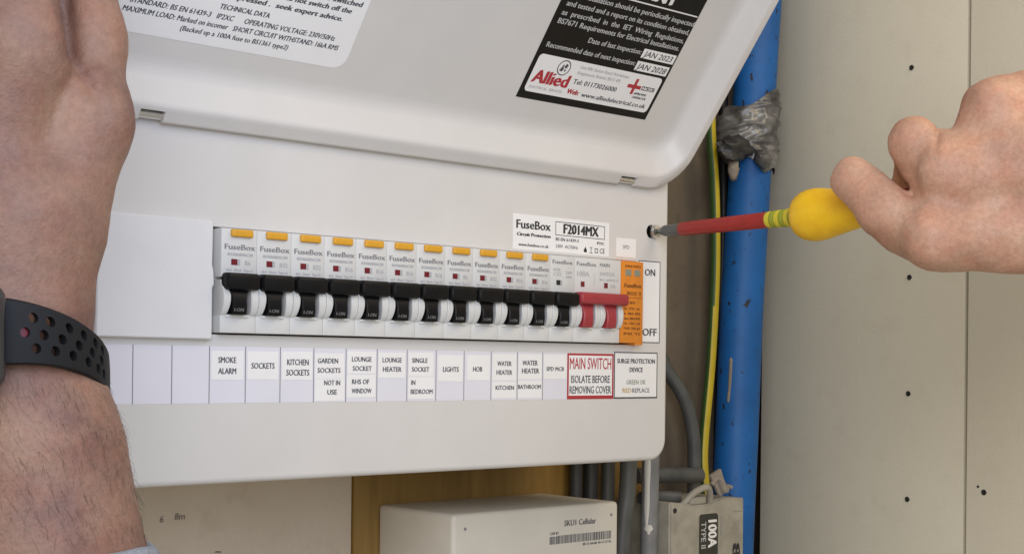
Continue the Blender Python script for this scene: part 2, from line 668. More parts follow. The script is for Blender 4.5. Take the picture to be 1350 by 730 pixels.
def wall_screw(y, z, r, parent):
    vs, fs = [], []
    prof = [(r, 0.0), (r * 0.85, 0.45), (r * 0.45, 0.35), (0.15, 0.1)]
    n = 10
    lp = []
    for rr_, h in prof:
        lp.append([(XR - 0.4 - h, y + rr_ * math.cos(2 * math.pi * k / n) * (1 + 0.12 * math.sin(3 * k + y)), z + rr_ * math.sin(2 * math.pi * k / n)) for k in range(n)])
    v, f = loops(lp)
    mb = MB().add(v, f)
    return mb.build('wall_screw', M['inside'], parent, recalc=True)


for z in (232.7, 161.0, 89.2, 9.7, -62.5):
    wall_screw(-1.3, z, 1.9, b1)
wall_screw(-58.5, -53.5, 2.0, b2)
wall_screw(-54.4, -50.0, 0.9, b2)

# plywood back board
mb = MB()
mb.add(*bbox(190, 430, 107, YW - .1, -420, -16, 0.8, 2))
bb = mb.build('plywood_board', M['wood'], origin=(190, 107, -420))
tag(bb, 'ochre brown plywood board on the wall behind the beige meter hub', 'board')

# ------------------------------------------------------------------ consumer unit
unit = thing('consumer_unit', 'white metal fuse board with its lid tilted open and a row of breakers', 'fuse board', (148, YW, -26.5))
FC = Frame((0, 0, 0), (1, 0, 0), (0, 0, 1), (0, -1, 0))     # the cover's face
X0c, X1c, Z0c, Z1c = -34.0, 330.3, -26.5, 196.0


def rrx(d, y, r=12.0):
    return [(u, y, v) for u, v in rrect(X0c + d, X1c - d, Z0c + d, Z1c - d, max(r - d, 1), 8)]


DX, DZ, PITCH = 38.0, 39.0, 17.7
HX0, HX1, HZ0, HZ1 = 35.9, DX + 15 * PITCH + 0.9, DZ - 0.7, DZ + 45.7
hole = [(318.0 - 2.6 + 3.9 * math.cos(2 * math.pi * k / 20), 102.2 + 3.9 * math.sin(2 * math.pi * k / 20)) for k in range(20)]
R = 2.4
outer0 = rrect(X0c + R, X1c - R, Z0c + R, Z1c - R, 12 - R, 8)
win0 = rrect(HX0 - .4, HX1 + .4, HZ0 - .4, HZ1 + .4, 0.9, 2)
mb = MB()
mb.add(*fill_holes([outer0, win0, hole], lambda u, v: (u, 0, v)))
ls = []
for k in range(6):
    a = math.pi / 2 * k / 5
    ls.append(rrx(R * (1 - math.sin(a)), R * (1 - math.cos(a))))
ls.append(rrx(0, 26))
ls.append(rrx(1.2, 26.2))
ls.append(rrx(1.2, YW - 0.4))
mb.add(*loops(ls, cap0=False))
wl = [[(u, y, v) for u, v in rrect(HX0 - d, HX1 + d, HZ0 - d, HZ1 + d, 0.5 + d, 2)] for d, y in ((.4, 0), (.1, .15), (0, .5), (0, 3))]
mb.add(*loops(wl, cap0=False, cap1=False))
hl = [[(u, y, v) for u, v in hole] for y in (0, 3)]
mb.add(*loops(hl, cap0=False, cap1=False))
bmx = mb.build('enclosure', M['cover'], unit, recalc=True, ang=50)
mb = MB()
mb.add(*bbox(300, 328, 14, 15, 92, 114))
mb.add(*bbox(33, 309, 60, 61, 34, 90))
mb.build('opening_shade', M['inside'], unit, smooth=False)  # near-black sheets added as the shade seen through the cover openings

# fixing screw standing in its hole
mb = MB()
sx, sz = 317.0, 102.2
n = 20
prof = [(2.0, 10), (2.0, -1.0), (3.7, -1.2), (3.9, -2.2), (3.3, -3.4), (1.4, -3.7)]
v, f = loops([[(sx + r * math.cos(2 * math.pi * k / n), y, sz + r * math.sin(2 * math.pi * k / n)) for k in range(n)] for r, y in prof])
mb.add(v, f)
mb.build('cover_screw', M['steel'], unit, recalc=True)

# --------------------------- lid
lv = np.array([0, -.604, .797])
ln = np.array([0, -.797, -.604])
FL = Frame((0, -3, 125.0), (1, 0, 0), lv, ln)
LH = 156.0


def lidloop(l, r_, b, t, h, rad):
    return [FL.p(u, v, h) for u, v in rrect(-34 + l, 332 - r_, b, LH - t, rad, 8)]


ls = [lidloop(7, 7, 7, 7, -17.5, 19), lidloop(3.2, 3.2, 3.2, 3.2, -17.0, 21.5), lidloop(1.2, 1.2, 1.2, 1.2, -15, 23), lidloop(0.3, .3, .3, .3, -12, 24),
      lidloop(0, 0, 0, 0, -2.2, 24), lidloop(.5, .5, .5, .5, -0.7, 23.5), lidloop(1.6, 1.6, 1.6, 1.6, 0, 22.5),
      lidloop(5.6, 5.2, 7.6, 6, 0, 19), lidloop(6.4, 6.0, 8.6, 6.8, -.4, 18.5), lidloop(7.0, 6.6, 9.6, 7.5, -1.4, 18),
      lidloop(10.0, 9.8, 16.5, 10.5, -9.6, 15), lidloop(11.2, 11, 18.6, 11.7, -11.6, 14), lidloop(13.5, 13.5, 21.5, 14, -12.8, 12), lidloop(16.5, 16.5, 25, 17, -13, 10)]
mb = MB()
mb.add(*loops(ls))
lid = mb.build('lid', M['cover'], unit, origin=(148, -3, 125), recalc=True, ang=40)
cut = MB()
for u0, u1 in ((-1.0, 10.2), (284.2, 297.2)):
    pts = [FL.p(u, v, h) for h in (-6, 3) for u, v in rect(u0, u1, -4, 6.2)]
    cut.add(pts, [(0, 1, 2, 3), (7, 6, 5, 4), (0, 4, 5, 1), (1, 5, 6, 2), (2, 6, 7, 3), (3, 7, 4, 0)])
boolean_cut(lid, cut)
for u0, u1 in ((-4.0, 13), (281, 300)):
    mb = MB()
    mb.add(*tube([FL.p(u0, 3.0, -2.3), FL.p(u1, 3.0, -2.3)], 1.9, 16))
    mb.build('hinge_pin', M['steel'], lid)

# technical label on the inside of the lid
HF = -13.0
mb = MB()
sheet(mb, FL, rrect(-30, 95.0, 33.0, 112, 6.5, 6), HF, HF + 0.12, 0)
hh = HF + 0.18
TI = 0.16
text(mb, FL, '(Backed up a 100A fuse to BS1361 type2)', 11.3, 37.6, hh, 2.15, 1, width=52, shear=TI, bold=.008)
text(mb, FL, 'MAXIMUM LOAD: Marked on incomer   SHORT CIRCUIT WITHSTAND: 16kA RMS', -15.5, 41.6, hh, 2.3, 1, width=103.5, shear=TI, bold=.01)
text(mb, FL, 'STANDARD: BS EN 61439-3   IP2XC      OPERATING VOLTAGE: 230V/50Hz', -13.5, 45.7, hh, 2.3, 1, width=98, shear=TI, bold=.01)
text(mb, FL, 'TECHNICAL DATA', 25.2, 50.2, hh, 2.2, 1, width=24, shear=TI, bold=.015)
text(mb, FL, 'If the test button is pressed .  seek expert advice.', 84.5, 55.4, hh, 2.3, 1, width=88, align='r', shear=TI, bold=.02)
text(mb, FL, 'If the RCBO does not switch off the', 87.5, 59.7, hh, 2.3, 1, width=60, align='r', shear=TI, bold=.02)
text(mb, FL, 'The device should be switched', 91.5, 63.6, hh, 2.3, 1, width=54, align='r', shear=TI, bold=.02)
text(mb, FL, 'and should be tested every three months', 91, 67.9, hh, 2.3, 1, width=66, align='r', shear=TI, bold=.02)
o = mb.build('technical_label', [M['white'], M['ink2']], lid, smooth=False)
o['label'] = 'white technical data sticker with italic black print'

# warning label on the inside of the lid
mb = MB()
sheet(mb, FL, rect(199.2, 294.2, 35.2, 122), HF, HF + 0.12, 0)
text(mb, FL, 'IMPORTANT', 273.5, 99.6, hh, 6.3, 1, width=62, align='r', bold=.03)
sheet(mb, FL, rect(202.0, 293.4, 96.8, 97.5), HF + .1, hh, 1)
for sx_, v0, u0, u1 in (('This installation should be periodically inspected', 91.6, 203.6, 293.8), ('and tested and a report on its condition obtained,', 86.6, 203.6, 293.4),
                        ('as  prescribed  in  the  IET  Wiring  Regulations,', 81.6, 203.3, 292.8), ('BS7671 Requirements for Electrical Installations.', 77.0, 203.3, 292.2),
                        ('Date of last inspection:', 70.6, 228.3, 267), ('Recommended date of next inspection:', 64.0, 203.2, 266.8)):
    text(mb, FL, sx_, u0, v0, hh, 2.75, 4, width=u1 - u0, bold=.004)
sheet(mb, FL, rect(268.2, 293.2, 68.9, 74.2), HF + .1, hh, 2)
sheet(mb, FL, rect(267.9, 292.6, 61.6, 67.0), HF + .1, hh, 2)
text(mb, FL, 'JAN 2023', 269.4, 70.0, hh + .06, 3.1, 3, width=21.5, shear=.22)
text(mb, FL, 'JAN 2028', 268.8, 62.7, hh + .06, 3.1, 3, width=22, shear=.22)
sheet(mb, FL, rrect(202.0, 292.0, 39.2, 60.1, 2.4, 5), HF + .1, hh, 2)
h2 = hh + .06
text(mb, FL, 'Allied', 204.2, 44.7, h2, 6.8, 5, width=24.0, bold=.022)
text(mb, FL, 'ELECTRICAL  SERVICES', 204.4, 41.4, h2, 1.3, 6, width=22.5)
# round emblem
ring_o = [(221.0 + 4.3 * math.cos(2 * math.pi * k / 32), 55.0 + 4.3 * math.sin(2 * math.pi * k / 32)) for k in range(32)]
ring_i = [(221.0 + 3.75 * math.cos(2 * math.pi * k / 32), 55.0 + 3.75 * math.sin(2 * math.pi * k / 32)) for k in range(32)]
mb.add(*fill_holes([ring_o, ring_i], lambda u, v: FL.p(u, v, h2)), 3)
for du, dv, s in ((1.0, 1.2, 1.3), (-1.2, -.8, 1.4), (1.2, -1.2, .7), (-.9, 1.1, .7)):
    mb.add([FL.p(221 + du + s * x, 55 + dv + s * y, h2 + .03) for x, y in ((-.9, -.7), (.5, -1), (1, .4), (-.2, 1))], [(0, 1, 2, 3)], 3)
text(mb, FL, 'Unit 80b Station Road Workshops', 231.4, 56.4, h2, 1.7, 6, width=36)
text(mb, FL, 'Kingswood, Bristol, BS15 4PJ', 231.4, 53.2, h2, 1.7, 6, width=31)
text(mb, FL, 'Tel: 01173026000', 231.3, 47.7, h2, 2.6, 3, width=31.5, bold=.006)
text(mb, FL, 'Web:', 230.3, 41.9, h2, 2.7, 5, width=8.3, bold=.03)
text(mb, FL, 'www.alliedelectrical.co.uk', 240.8, 41.6, h2, 2.4, 3, width=48.5, bold=.006)
sheet(mb, FL, rect(273.3, 275.3, 48.2, 57.2), hh, h2, 5)
sheet(mb, FL, rect(269.2, 279.2, 51.6, 53.6), hh, h2 + .03, 5)
sheet(mb, FL, rect(280.0, 289.8, 51.5, 53.8), hh, h2, 3)
text(mb, FL, 'NICEIC', 280.6, 51.9, h2 + .06, 1.5, 2, width=8.6, bold=.02)
text(mb, FL, 'APPROVED', 276.2, 48.4, h2, 1.2, 3, width=9.5, bold=.03)
text(mb, FL, 'CONTRACTOR', 276.2, 46.2, h2, 1.2, 3, width=10.5, bold=.03)
o = mb.build('warning_label', [M['blacklabel'], M['whiteink'], M['white'], M['ink2'], M['greyink'], M['redink'], M['printlight']], lid, smooth=False)
o['label'] = 'black inspection notice with white print and red logo'

# --------------------------- blanking plate
mb = MB()
pl_poly = [(-18, 36.2), (35.0, 36.0), (35.1, 58), (35.9, 59.5), (35.5, 66), (34.9, 68), (35.2, 86.8), (-18, 87.0)]
n = len(pl_poly)
c0 = [FC.p(u, v, .02) for u, v in pl_poly]
c1 = [FC.p(u, v, 3.0) for u, v in pl_poly]
cu = np.mean(pl_poly, axis=0)
c2 = [FC.p(u + np.sign(cu[0] - u) * .5, v + np.sign(cu[1] - v) * .5, 3.5) for u, v in pl_poly]
mb.add(*loops([c0, c1, c2]))
o = mb.build('blanking_plate', M['blank'], unit, recalc=True)
o['label'] = 'plain white plate covering the unused ways'

# --------------------------- breakers
def common_lettering(mb, fr, rating, mi=0, mj=1):
    text(mb, fr, 'FuseBox', 1.7, 36.0, .06, 2.3, mi, width=15.0, bold=.012)
    text(mb, fr, 'RTA06B06C30', 3.2, 33.3, .06, 1.2, mj, width=12.4, bold=.06)
    text(mb, fr, rating, 11.8, 29.5, .06, 1.9, mj, bold=.02, maxw=4.8)
    text(mb, fr, '6kA  30mA  Type A', 2.6, 26.6, .06, 1.1, mj, width=13.2, bold=.03)


def housing_mb(width):
    """one module body: flat printed face above, recess with two curved cheeks and a sill below"""
    mb = MB()
    w = PITCH
    nmod = int(round(width / w))
    mb.add(*bbox(.06, width - .06, 0, 40, 24.0, 45.0, .25, 2))          # printed upper face
    mb.add(*bbox(.06, width - .06, .6, 40, 0, 7.6, .35, 2))             # sill
    mb.add(*bbox(.1, width - .1, 6.5, 40, 7.6, 24.0))                   # floor of the recess
    for k in range(nmod):
        x = k * w
        # cheeks: arcs seen from the side, waisted inwards
        for side in (0, 1):
            L = []
            for j in range(13):
                t = j / 12
                z = 7.2 + 15.6 * t
                pr = 3.6 * math.sin(math.pi * min(1, max(0, t * 1.02))) ** .55
                if side == 0:
                    xa, xb = x + .12, x + 2.6 + 1.1 * math.sin(math.pi * t)
                else:
                    xa, xb = x + w - 3.0 - 1.0 * math.sin(math.pi * t), x + w - .12
                e = .35
                L.append([(xa, 6.7, z), (xa, .9 - pr + e, z), (xa + e, .9 - pr, z), (xb - e, .9 - pr, z), (xb, .9 - pr + e, z), (xb, 6.7, z)])
            v, f = loops(L)
            mb.add(v, f)
        # pale rim round the foot of the toggle
        mb.add(*bbox(x + 2.4, x + w - 3.4, -.1, 6.8, 6.7, 7.9, .25, 2))
    return mb


def toggle_mb(w0=.1, w1=16.9, stems=(0,), bar=(18.4, 25.8), h=5.6):
    mb = MB()
    # the bar: rounded-off lever with a slightly slanted, dished front
    L = []
    for j, (x, k) in enumerate(((w0, .5), (w0 + .35, .78), (w0 + 1.1, 1.0), ((w0 + w1) / 2, 1.0), (w1 - 1.5, 1.0), (w1 - .5, .86), (w1, .6))):
        zc, yc = (bar[0] + bar[1]) / 2, -h / 2 + .6
        hz, hy = (bar[1] - bar[0]) / 2 * k, (h / 2 + .6) * k
        ring = []
        for q in range(20):
            a = 2 * math.pi * q / 20
            ca, sa = math.cos(a), math.sin(a)
            e = .45
            ring.append((x, yc + hy * math.copysign(abs(ca) ** e, ca), zc + hz * math.copysign(abs(sa) ** e, sa)))
        L.append(ring)
    v, f = loops(L)
    mb.add(v, f)
    for x in stems:
        L = []
        for j in range(13):
            t = j / 12
            z = 7.9 + (bar[0] + .9 - 7.9) * t
            y = -.9 - 2.9 * math.sin(math.pi * (.2 + .7 * t)) ** .8
            fl = max(0, (t - .5) / .5) ** 2 * 2.6
            xa, xb = x + 4.1 - fl, x + 10.5 + fl + .9 * (1 - t)
            e = .5
            L.append([(xa, 6.4, z), (xa, y + e, z), (xa + e, y, z), (xb - e, y, z), (xb, y + e, z), (xb, 6.4, z)])
        v, f = loops(L)
        mb.add(v, f)
    return mb


def shift(mb, d):
    r = MB()
    r.v = [tuple(np.array(p) + d) for p in mb.v]
    r.f, r.m = mb.f, mb.m
    return r


YF = -5.2     # front face of the devices
base = np.array([DX, YF, DZ])
FD = Frame(base, (1, 0, 0), (0, 0, 1), (0, -1, 0))
proto = shift(housing_mb(PITCH), base).build('circuit_breaker', M['plastic'], unit, origin=base, recalc=True)
subs = []
subs.append(shift(toggle_mb(), base).build('toggle', M['black'], proto, recalc=True))
mb = MB()
mb.add(*bbox(4.5, 15.1, -1.5, 2, 41.5, 44.8, .55, 3))
subs.append(shift(mb, base).build('test_button', M['yellowbtn'], proto))
mb = MB()
mb.add(*bbox(4.9, 9.3, -.12, 1, 29.3, 31.9, .08, 1))
mb2 = MB()
mb2.add(*bbox(4.9, 7.9, -.2, 1, 29.3, 31.9, .05, 1), 0)
mb2.add(*bbox(7.9, 9.3, -.16, 1, 29.3, 31.9, .05, 1), 1)
subs.append(shift(mb2, base).build('indicator_window', [M['window'], M['printlight']], proto))


def ion(mb, fr, h, mi, x=4.6):
    f2 = Frame(fr.p(0, 9.2, 3.42), fr.U, np.array([0, -.42, 2.0]) / 2.044, np.array([0, -2.0, -.42]) / 2.044)
    text(mb, f2, 'I-ON', x, 0, .12, 1.5, mi, width=4.6, bold=.01)


ratings = ['B6', 'B32', 'B32', 'B16', 'B16', 'B16', 'B16', 'B6', 'B32', 'B16', 'B16']
rows_hint = ['SMOKE ALARM', 'SOCKETS', 'KITCHEN SOCKETS', 'GARDEN SOCKETS', 'LOUNGE SOCKET', 'LOUNGE HEATER', 'SINGLE SOCKET', 'LIGHTS', 'HOB', 'WATER HEATER KITCHEN', 'WATER HEATER BATHROOM']
letter_cache = {}
for i in range(11):
    if i == 0:
        root = proto
    else:
        root = proto.copy()
        COL.objects.link(root)
        root.parent = unit
        root.location = Vector(base + np.array([i * PITCH, 0, 0]) - world_of(unit)) * MM
        for s in subs:
            c = s.copy()
            COL.objects.link(c)
            c.parent = root
    r = ratings[i]
    if r not in letter_cache:
        mb = MB()
        common_lettering(mb, FD, r)
        ion(mb, FD, 2.75, 2)
        o = mb.build('lettering', [M['print'], M['printlight'], M['fade']], root, origin=base + np.array([i * PITCH, 0, 0]), smooth=False) if i == 0 else None
        if o is None:
            q = shift(mb, np.array([i * PITCH, 0, 0]))
            o = q.build('lettering', [M['print'], M['printlight'], M['fade']], root, smooth=False)
        letter_cache[r] = o
    else:
        o = letter_cache[r].copy()
        COL.objects.link(o)
        o.parent = root

# single breaker without test button (feeds the surge device)
b12 = base + np.array([11 * PITCH, 0, 0])
F12 = Frame(b12, (1, 0, 0), (0, 0, 1), (0, -1, 0))
mcb = shift(housing_mb(PITCH), b12).build('circuit_breaker', M['plastic'], unit, origin=b12, recalc=True)
mcb['label'] = 'breaker without a yellow button beside the red switch'
shift(toggle_mb(), b12).build('toggle', M['black'], mcb, recalc=True)
shift(MB().add(*bbox(4.4, 7.2, -.2, 1, 29.5, 32.1, .05, 1), 0).add(*bbox(7.2, 8.6, -.16, 1, 29.5, 32.1, .05, 1), 1), b12).build('indicator_window', [M['inside'], M['printlight']], mcb)
mb = MB()
text(mb, F12, 'FuseBox', 1.6, 40.6, .06, 2.0, 0, width=14.5, bold=.012)
text(mb, F12, 'MTB', 2.2, 36.6, .06, 1.6, 1, width=5, bold=.02)
text(mb, F12, 'C32', 2.2, 34.4, .06, 1.6, 1, width=5.6, bold=.02)
text(mb, F12, '230V', 11, 35.6, .06, 1.3, 1, width=5, bold=.02)
text(mb, F12, '6000', 11.4, 33.4, .06, 1.3, 1, width=4, bold=.02)
ion(mb, F12, 2.75, 2)
mb.build('lettering', [M['print'], M['printlight'], M['fade']], mcb, smooth=False)

# main switch, two modules
b13 = base + np.array([12 * PITCH, 0, 0])
F13 = Frame(b13, (1, 0, 0), (0, 0, 1), (0, -1, 0))
msw = shift(housing_mb(2 * PITCH), b13).build('main_switch', M['plastic'], unit, origin=b13, recalc=True)
msw['label'] = 'double main switch with a wide red toggle bar'
shift(toggle_mb(-.6, 36.2, (0, PITCH), (20.0, 26.4), 6.4), b13).build('toggle', M['red'], msw, recalc=True)
for k in (0, 1):
    x = k * PITCH
    shift(MB().add(*bbox(4.6 + x, 7.4 + x, -.2, 1, 29.4, 32.2, .05, 1)), b13).build('indicator_window', M['window'], msw)
mb = MB()
text(mb, F13, 'FuseBox', 1.6, 40.6, .06, 2.0, 0, width=14.5, bold=.012)
text(mb, F13, '100A', 2.0, 35.0, .06, 2.6, 1, width=9, bold=.01)
sheet(mb, F13, rect(14.6, 14.9, 30.2, 36.4), 0, .06, 1)
text(mb, F13, 'MAIN', 19.0, 40.8, .06, 1.9, 0, width=7.4, bold=.01)
text(mb, F13, 'SWITCH', 19.0, 36.0, .06, 1.9, 1, width=11, bold=.01)
text(mb, F13, 'IEC 60947-3', 19.0, 33.2, .06, 1.2, 1, width=14, bold=.02)
text(mb, F13, 'FB', 27.5, 29.6, .06, 1.8, 1, width=3.6, bold=.01)
mb.build('lettering', [M['print'], M['printlight']], msw, smooth=False)

# surge protector
b15 = base + np.array([14 * PITCH, 0, 0])
F15 = Frame(b15, (1, 0, 0), (0, 0, 1), (0, -1, 0))
mb = MB()
mb.add(*bbox(.06, 17.6, -.3, 40, 0.2, 45.0, .3, 2))
mb.add(*bbox(12, 17.5, -.3, 30, -.9, 0.3, .2, 1))
spd = shift(mb, b15).build('surge_protector', M['orange'], unit, origin=b15)
spd['label'] = 'orange surge protection module with two grey windows'
for x0, x1 in ((3.2, 7.9), (10.2, 14.9)):
    shift(MB().add(*bbox(x0, x1, -.5, 1, 37.0, 40.4, .1, 1)), b15).build('status_window', M['greywin'], spd)
mb = MB()
hs = .38
text(mb, F15, 'SURGE DEVICE', 3.0, 41.7, hs, 1.2, 0, width=12.5, bold=.02)
text(mb, F15, 'FuseBox', 2.6, 30.6, hs, 2.2, 0, width=13.6, bold=.02)
text(mb, F15, 'SPDCUT2   T2', 4.5, 26.4, hs, 1.8, 0, width=11.4, bold=.02)
sheet(mb, F15, rect(2.6, 16, 24.9, 25.15), .3, hs, 0)
text(mb, F15, 'SPD', 6.8, 21.6, hs, 1.3, 0, width=4.4, bold=.02)
for z, sx_ in ((18.4, 'Uc  275V  AC'), (15.7, 'In  20kA  8/20'), (13.0, 'Imax 40kA 8/20'), (10.3, 'Up  1.5kV  L-N'), (7.6, 'FUSE 125A gG'), (4.6, '  IP20  T2  ')):
    text(mb, F15, sx_, 2.4, z, hs, 1.2, 0, width=12.8, bold=.02)
mb.build('lettering', M['brownink'], spd, smooth=False)

# --------------------------- stickers on the cover
def sticker(name, label, mats):
    def fin(mb):
        o = mb.build(name, mats, unit, smooth=False)
        if label: o['label'] = label
        return o
    return fin


ts = 17.904
mb = MB()
sheet(mb, FC, rect(-19.5, 250.6, 8.5, 33.1), 0, .08, 0)
for i in range(15):
    if i == 14: continue
    sheet(mb, FC, rect(i * ts - .22, i * ts + .22, 8.4, 33.2), .08, .12, 1)
sticker('label_strip', 'long pale label strip ruled into slots', [M['strip'], M['print']])(mb)


def clabel(i, papers, lines, label):
    mb = MB()
    for u0, u1, z0, z1, tilt in papers:
        sheet(mb, FC, [(i * ts + u0, z0), (i * ts + u1, z0 - tilt), (i * ts + u1, z1 - tilt), (i * ts + u0, z1)], .1, .2, 0)
    for s_, u, z, w, cap in lines:
        text(mb, FC, s_, i * ts + u, z, .27, cap, 1, width=w, align='c', bold=.012)
    sticker('circuit_label', label, [M['white'], M['ink2']])(mb)


clabel(2, [(.9, 16.8, 18.6, 31.2, 0)], [('SMOKE', 8.7, 26.0, 8.8, 2.5), ('ALARM', 8.7, 21.2, 8.8, 2.5)], 'sticker reading SMOKE ALARM')
clabel(3, [(.9, 16.8, 18.8, 31.2, 0)], [('SOCKETS', 8.9, 23.6, 11.8, 2.5)], 'sticker reading SOCKETS')
clabel(4, [(.9, 17.0, 18.6, 31.4, 0)], [('KITCHEN', 9.3, 25.3, 11.4, 2.6), ('SOCKETS', 9.3, 20.6, 12.2, 2.6)], 'sticker reading KITCHEN SOCKETS')
clabel(5, [(.7, 16.8, 19.2, 30.8, 0), (.8, 17.0, 9.0, 19.0, -.1)], [('GARDEN', 7.7, 26.3, 11.2, 2.2), ('SOCKETS', 8.4, 21.9, 12.6, 2.2), ('NOT IN', 10.2, 16.2, 8.8, 2.2), ('USE', 10.2, 11.9, 5.2, 2.2)], 'sticker reading GARDEN SOCKETS NOT IN USE')
clabel(6, [(.8, 17.2, 21.6, 32.0, 0), (.6, 17.0, 10.4, 21.0, -.1)], [('LOUNGE', 8.9, 27.2, 11.2, 2.2), ('SOCKET', 9.2, 22.9, 10.8, 2.2), ('RHS OF', 8.4, 16.7, 9.8, 2.2), ('WINDOW', 9.0, 12.4, 11.4, 2.2)], 'sticker reading LOUNGE SOCKET RHS OF WINDOW')
clabel(7, [(.8, 16.6, 19.6, 31.7, 0)], [('LOUNGE', 8.8, 27.0, 11.3, 2.2), ('HEATER', 8.9, 22.6, 11, 2.2)], 'sticker reading LOUNGE HEATER')
clabel(8, [(.9, 16.2, 20.4, 32, 0), (.7, 16.6, 9.4, 20.0, -.1)], [('SINGLE', 7.7, 27.0, 9.4, 2.2), ('SOCKET', 8.2, 22.7, 10.6, 2.2), ('IN', 3.8, 16.3, 2.4, 2.2), ('BEDROOM', 9.0, 11.9, 13.4, 2.2)], 'sticker reading SINGLE SOCKET IN BEDROOM')
clabel(9, [(1.2, 17.0, 18, 31, .1)], [('LIGHTS', 9.3, 22.7, 10, 2.4)], 'sticker reading LIGHTS')
clabel(10, [(1.8, 17.0, 18.6, 31.2, .1)], [('HOB', 8.8, 22.9, 6, 2.4)], 'sticker reading HOB with a curled corner')
clabel(11, [(.8, 17.2, 18.4, 32, 0), (.8, 17.0, 9.4, 17.8, 0)], [('WATER', 8.9, 25.9, 9.6, 2.3), ('HEATER', 8.9, 21.4, 10.6, 2.3), ('KITCHEN', 9.3, 13.7, 12.4, 2.1)], 'sticker reading WATER HEATER KITCHEN')
clabel(12, [(.8, 17.3, 19.0, 32, 0), (.4, 17.3, 9.4, 18.4, 0)], [('WATER', 8.8, 26.3, 10.6, 2.5), ('HEATER', 9.2, 22.2, 12, 2.5), ('BATHROOM', 8.6, 14.1, 16, 2.1)], 'sticker reading WATER HEATER BATHROOM')
clabel(13, [(.8, 17.4, 19.2, 32, 0)], [('SPD MCB', 9.0, 23.5, 12.6, 2.1)], 'sticker reading SPD MCB')

mb = MB()
sheet(mb, FC, rect(250.7, 286.0, 8.5, 33.0), 0, .18, 0)
border(mb, FC, 250.7, 286.0, 8.5, 33.0, 1.1, .1, .24, 1, wb=1.9)
text(mb, FC, 'MAIN SWITCH', 268.3, 24.6, .24, 6.0, 1, width=31.5, align='c')
text(mb, FC, 'ISOLATE BEFORE', 268.3, 17.2, .24, 3.9, 2, width=29.5, align='c', bold=.006)
text(mb, FC, 'REMOVING COVER', 268.3, 11.5, .24, 3.9, 2, width=31.5, align='c', bold=.006)
sticker('main_switch_label', 'red framed sticker reading MAIN SWITCH', [M['white'], M['redink'], M['ink2']])(mb)
mb = MB()
sheet(mb, FC, rect(286.4, 321.4, 8.6, 34.2), .1, .3, 0)
border(mb, FC, 286.4, 321.4, 8.6, 34.2, .55, .25, .36, 1, wb=.7)
text(mb, FC, 'SURGE PROTECTION', 304, 28.0, .36, 2.5, 2, width=30.5, align='c', bold=.02)
text(mb, FC, 'DEVICE', 304, 23.2, .36, 2.5, 2, width=10.5, align='c', bold=.02)
text(mb, FC, 'GREEN OK', 304, 16.4, .36, 2.4, 3, width=15.5, align='c', bold=.01)
text(mb, FC, 'RED', 293.2, 11.8, .36, 2.4, 4, width=7.0, bold=.01)
text(mb, FC, 'REPLACE', 301.0, 11.8, .36, 2.4, 5, width=14, bold=.01)
sticker('surge_label', 'black framed sticker reading SURGE PROTECTION DEVICE', [M['white'], M['ink'], M['ink2'], M['greenink'], M['goldink'], M['print']])(mb)
mb = MB()
sheet(mb, FC, rect(305.2, 323.2, 39.6, 85.6), .0, .15, 0)
border(mb, FC, 305.2, 323.2, 39.6, 85.6, .5, .1, .22, 1)
text(mb, FC, 'ON', 314.6, 77.3, .22, 3.7, 1, width=8.4, align='c', bold=.012)
text(mb, FC, 'OFF', 314.8, 43.6, .22, 4.0, 1, width=11.6, align='c', bold=.012)
sticker('switch_label', 'white sticker reading ON and OFF', [M['white'], M['ink2']])(mb)
mb = MB()
sheet(mb, FC, rect(210.8, 281.5, 86.1, 104.4), 0, .12, 0)
border(mb, FC, 240.9, 278.0, 95.1, 102.4, .35, .08, .18, 1)
text(mb, FC, 'FuseBox', 213.2, 97.0, .18, 4.3, 1, width=24.0, bold=.012)
text(mb, FC, 'Circuit Protection', 213.6, 93.2, .18, 1.7, 1, width=23.6, bold=.03)
text(mb, FC, 'www.fusebox.co.uk', 214.6, 87.9, .18, 1.6, 1, width=21.4, bold=.01)
text(mb, FC, 'F2014MX', 247.0, 96.4, .18, 5.0, 1, width=26.0, bold=.028)
text(mb, FC, 'BS EN 61439-3', 241.2, 92.3, .18, 1.6, 2, width=16.8, bold=.015)
text(mb, FC, '230V  AC/50Hz', 241.2, 88.6, .18, 1.7, 2, width=16.4, bold=0)
text(mb, FC, 'IP2XC', 272.2, 92.2, .18, 1.4, 2, width=5.4, bold=.02)
# flame-like mark, stand mark, recycling mark, CE
mb.add([FC.p(263.2 + x, 87.4 + y, .18) for x, y in ((-1.1, 0), (1.1, 0), (1.2, 1.3), (.5, 2.2), (.2, 3.2), (-.4, 2.3), (-1.1, 1.4))], [tuple(range(7))], 1)
sheet(mb, FC, rect(266.4, 268.8, 87.1, 87.4), .12, .18, 1)
sheet(mb, FC, rect(266.4, 268.8, 90.1, 90.4), .12, .18, 1)
sheet(mb, FC, rect(267.4, 267.8, 87.4, 90.1), .12, .18, 1)
border(mb, FC, 270.4, 272.8, 87.4, 90.0, .4, .1, .18, 1)
text(mb, FC, 'CE', 274.2, 87.5, .18, 2.6, 1, width=3.8, bold=0)
sticker('maker_label', 'white maker sticker above the breakers', [M['white'], M['ink'], M['ink2']])(mb)
mb = MB()
sheet(mb, FC, rect(287.2, 302.9, 86.6, 97.0), 0, .12, 0)
text(mb, FC, 'SPD', 295.0, 91.2, .18, 2.0, 1, width=5.2, align='c')
sticker('device_tag', 'small sticker reading SPD', [M['white'], M['print']])(mb)

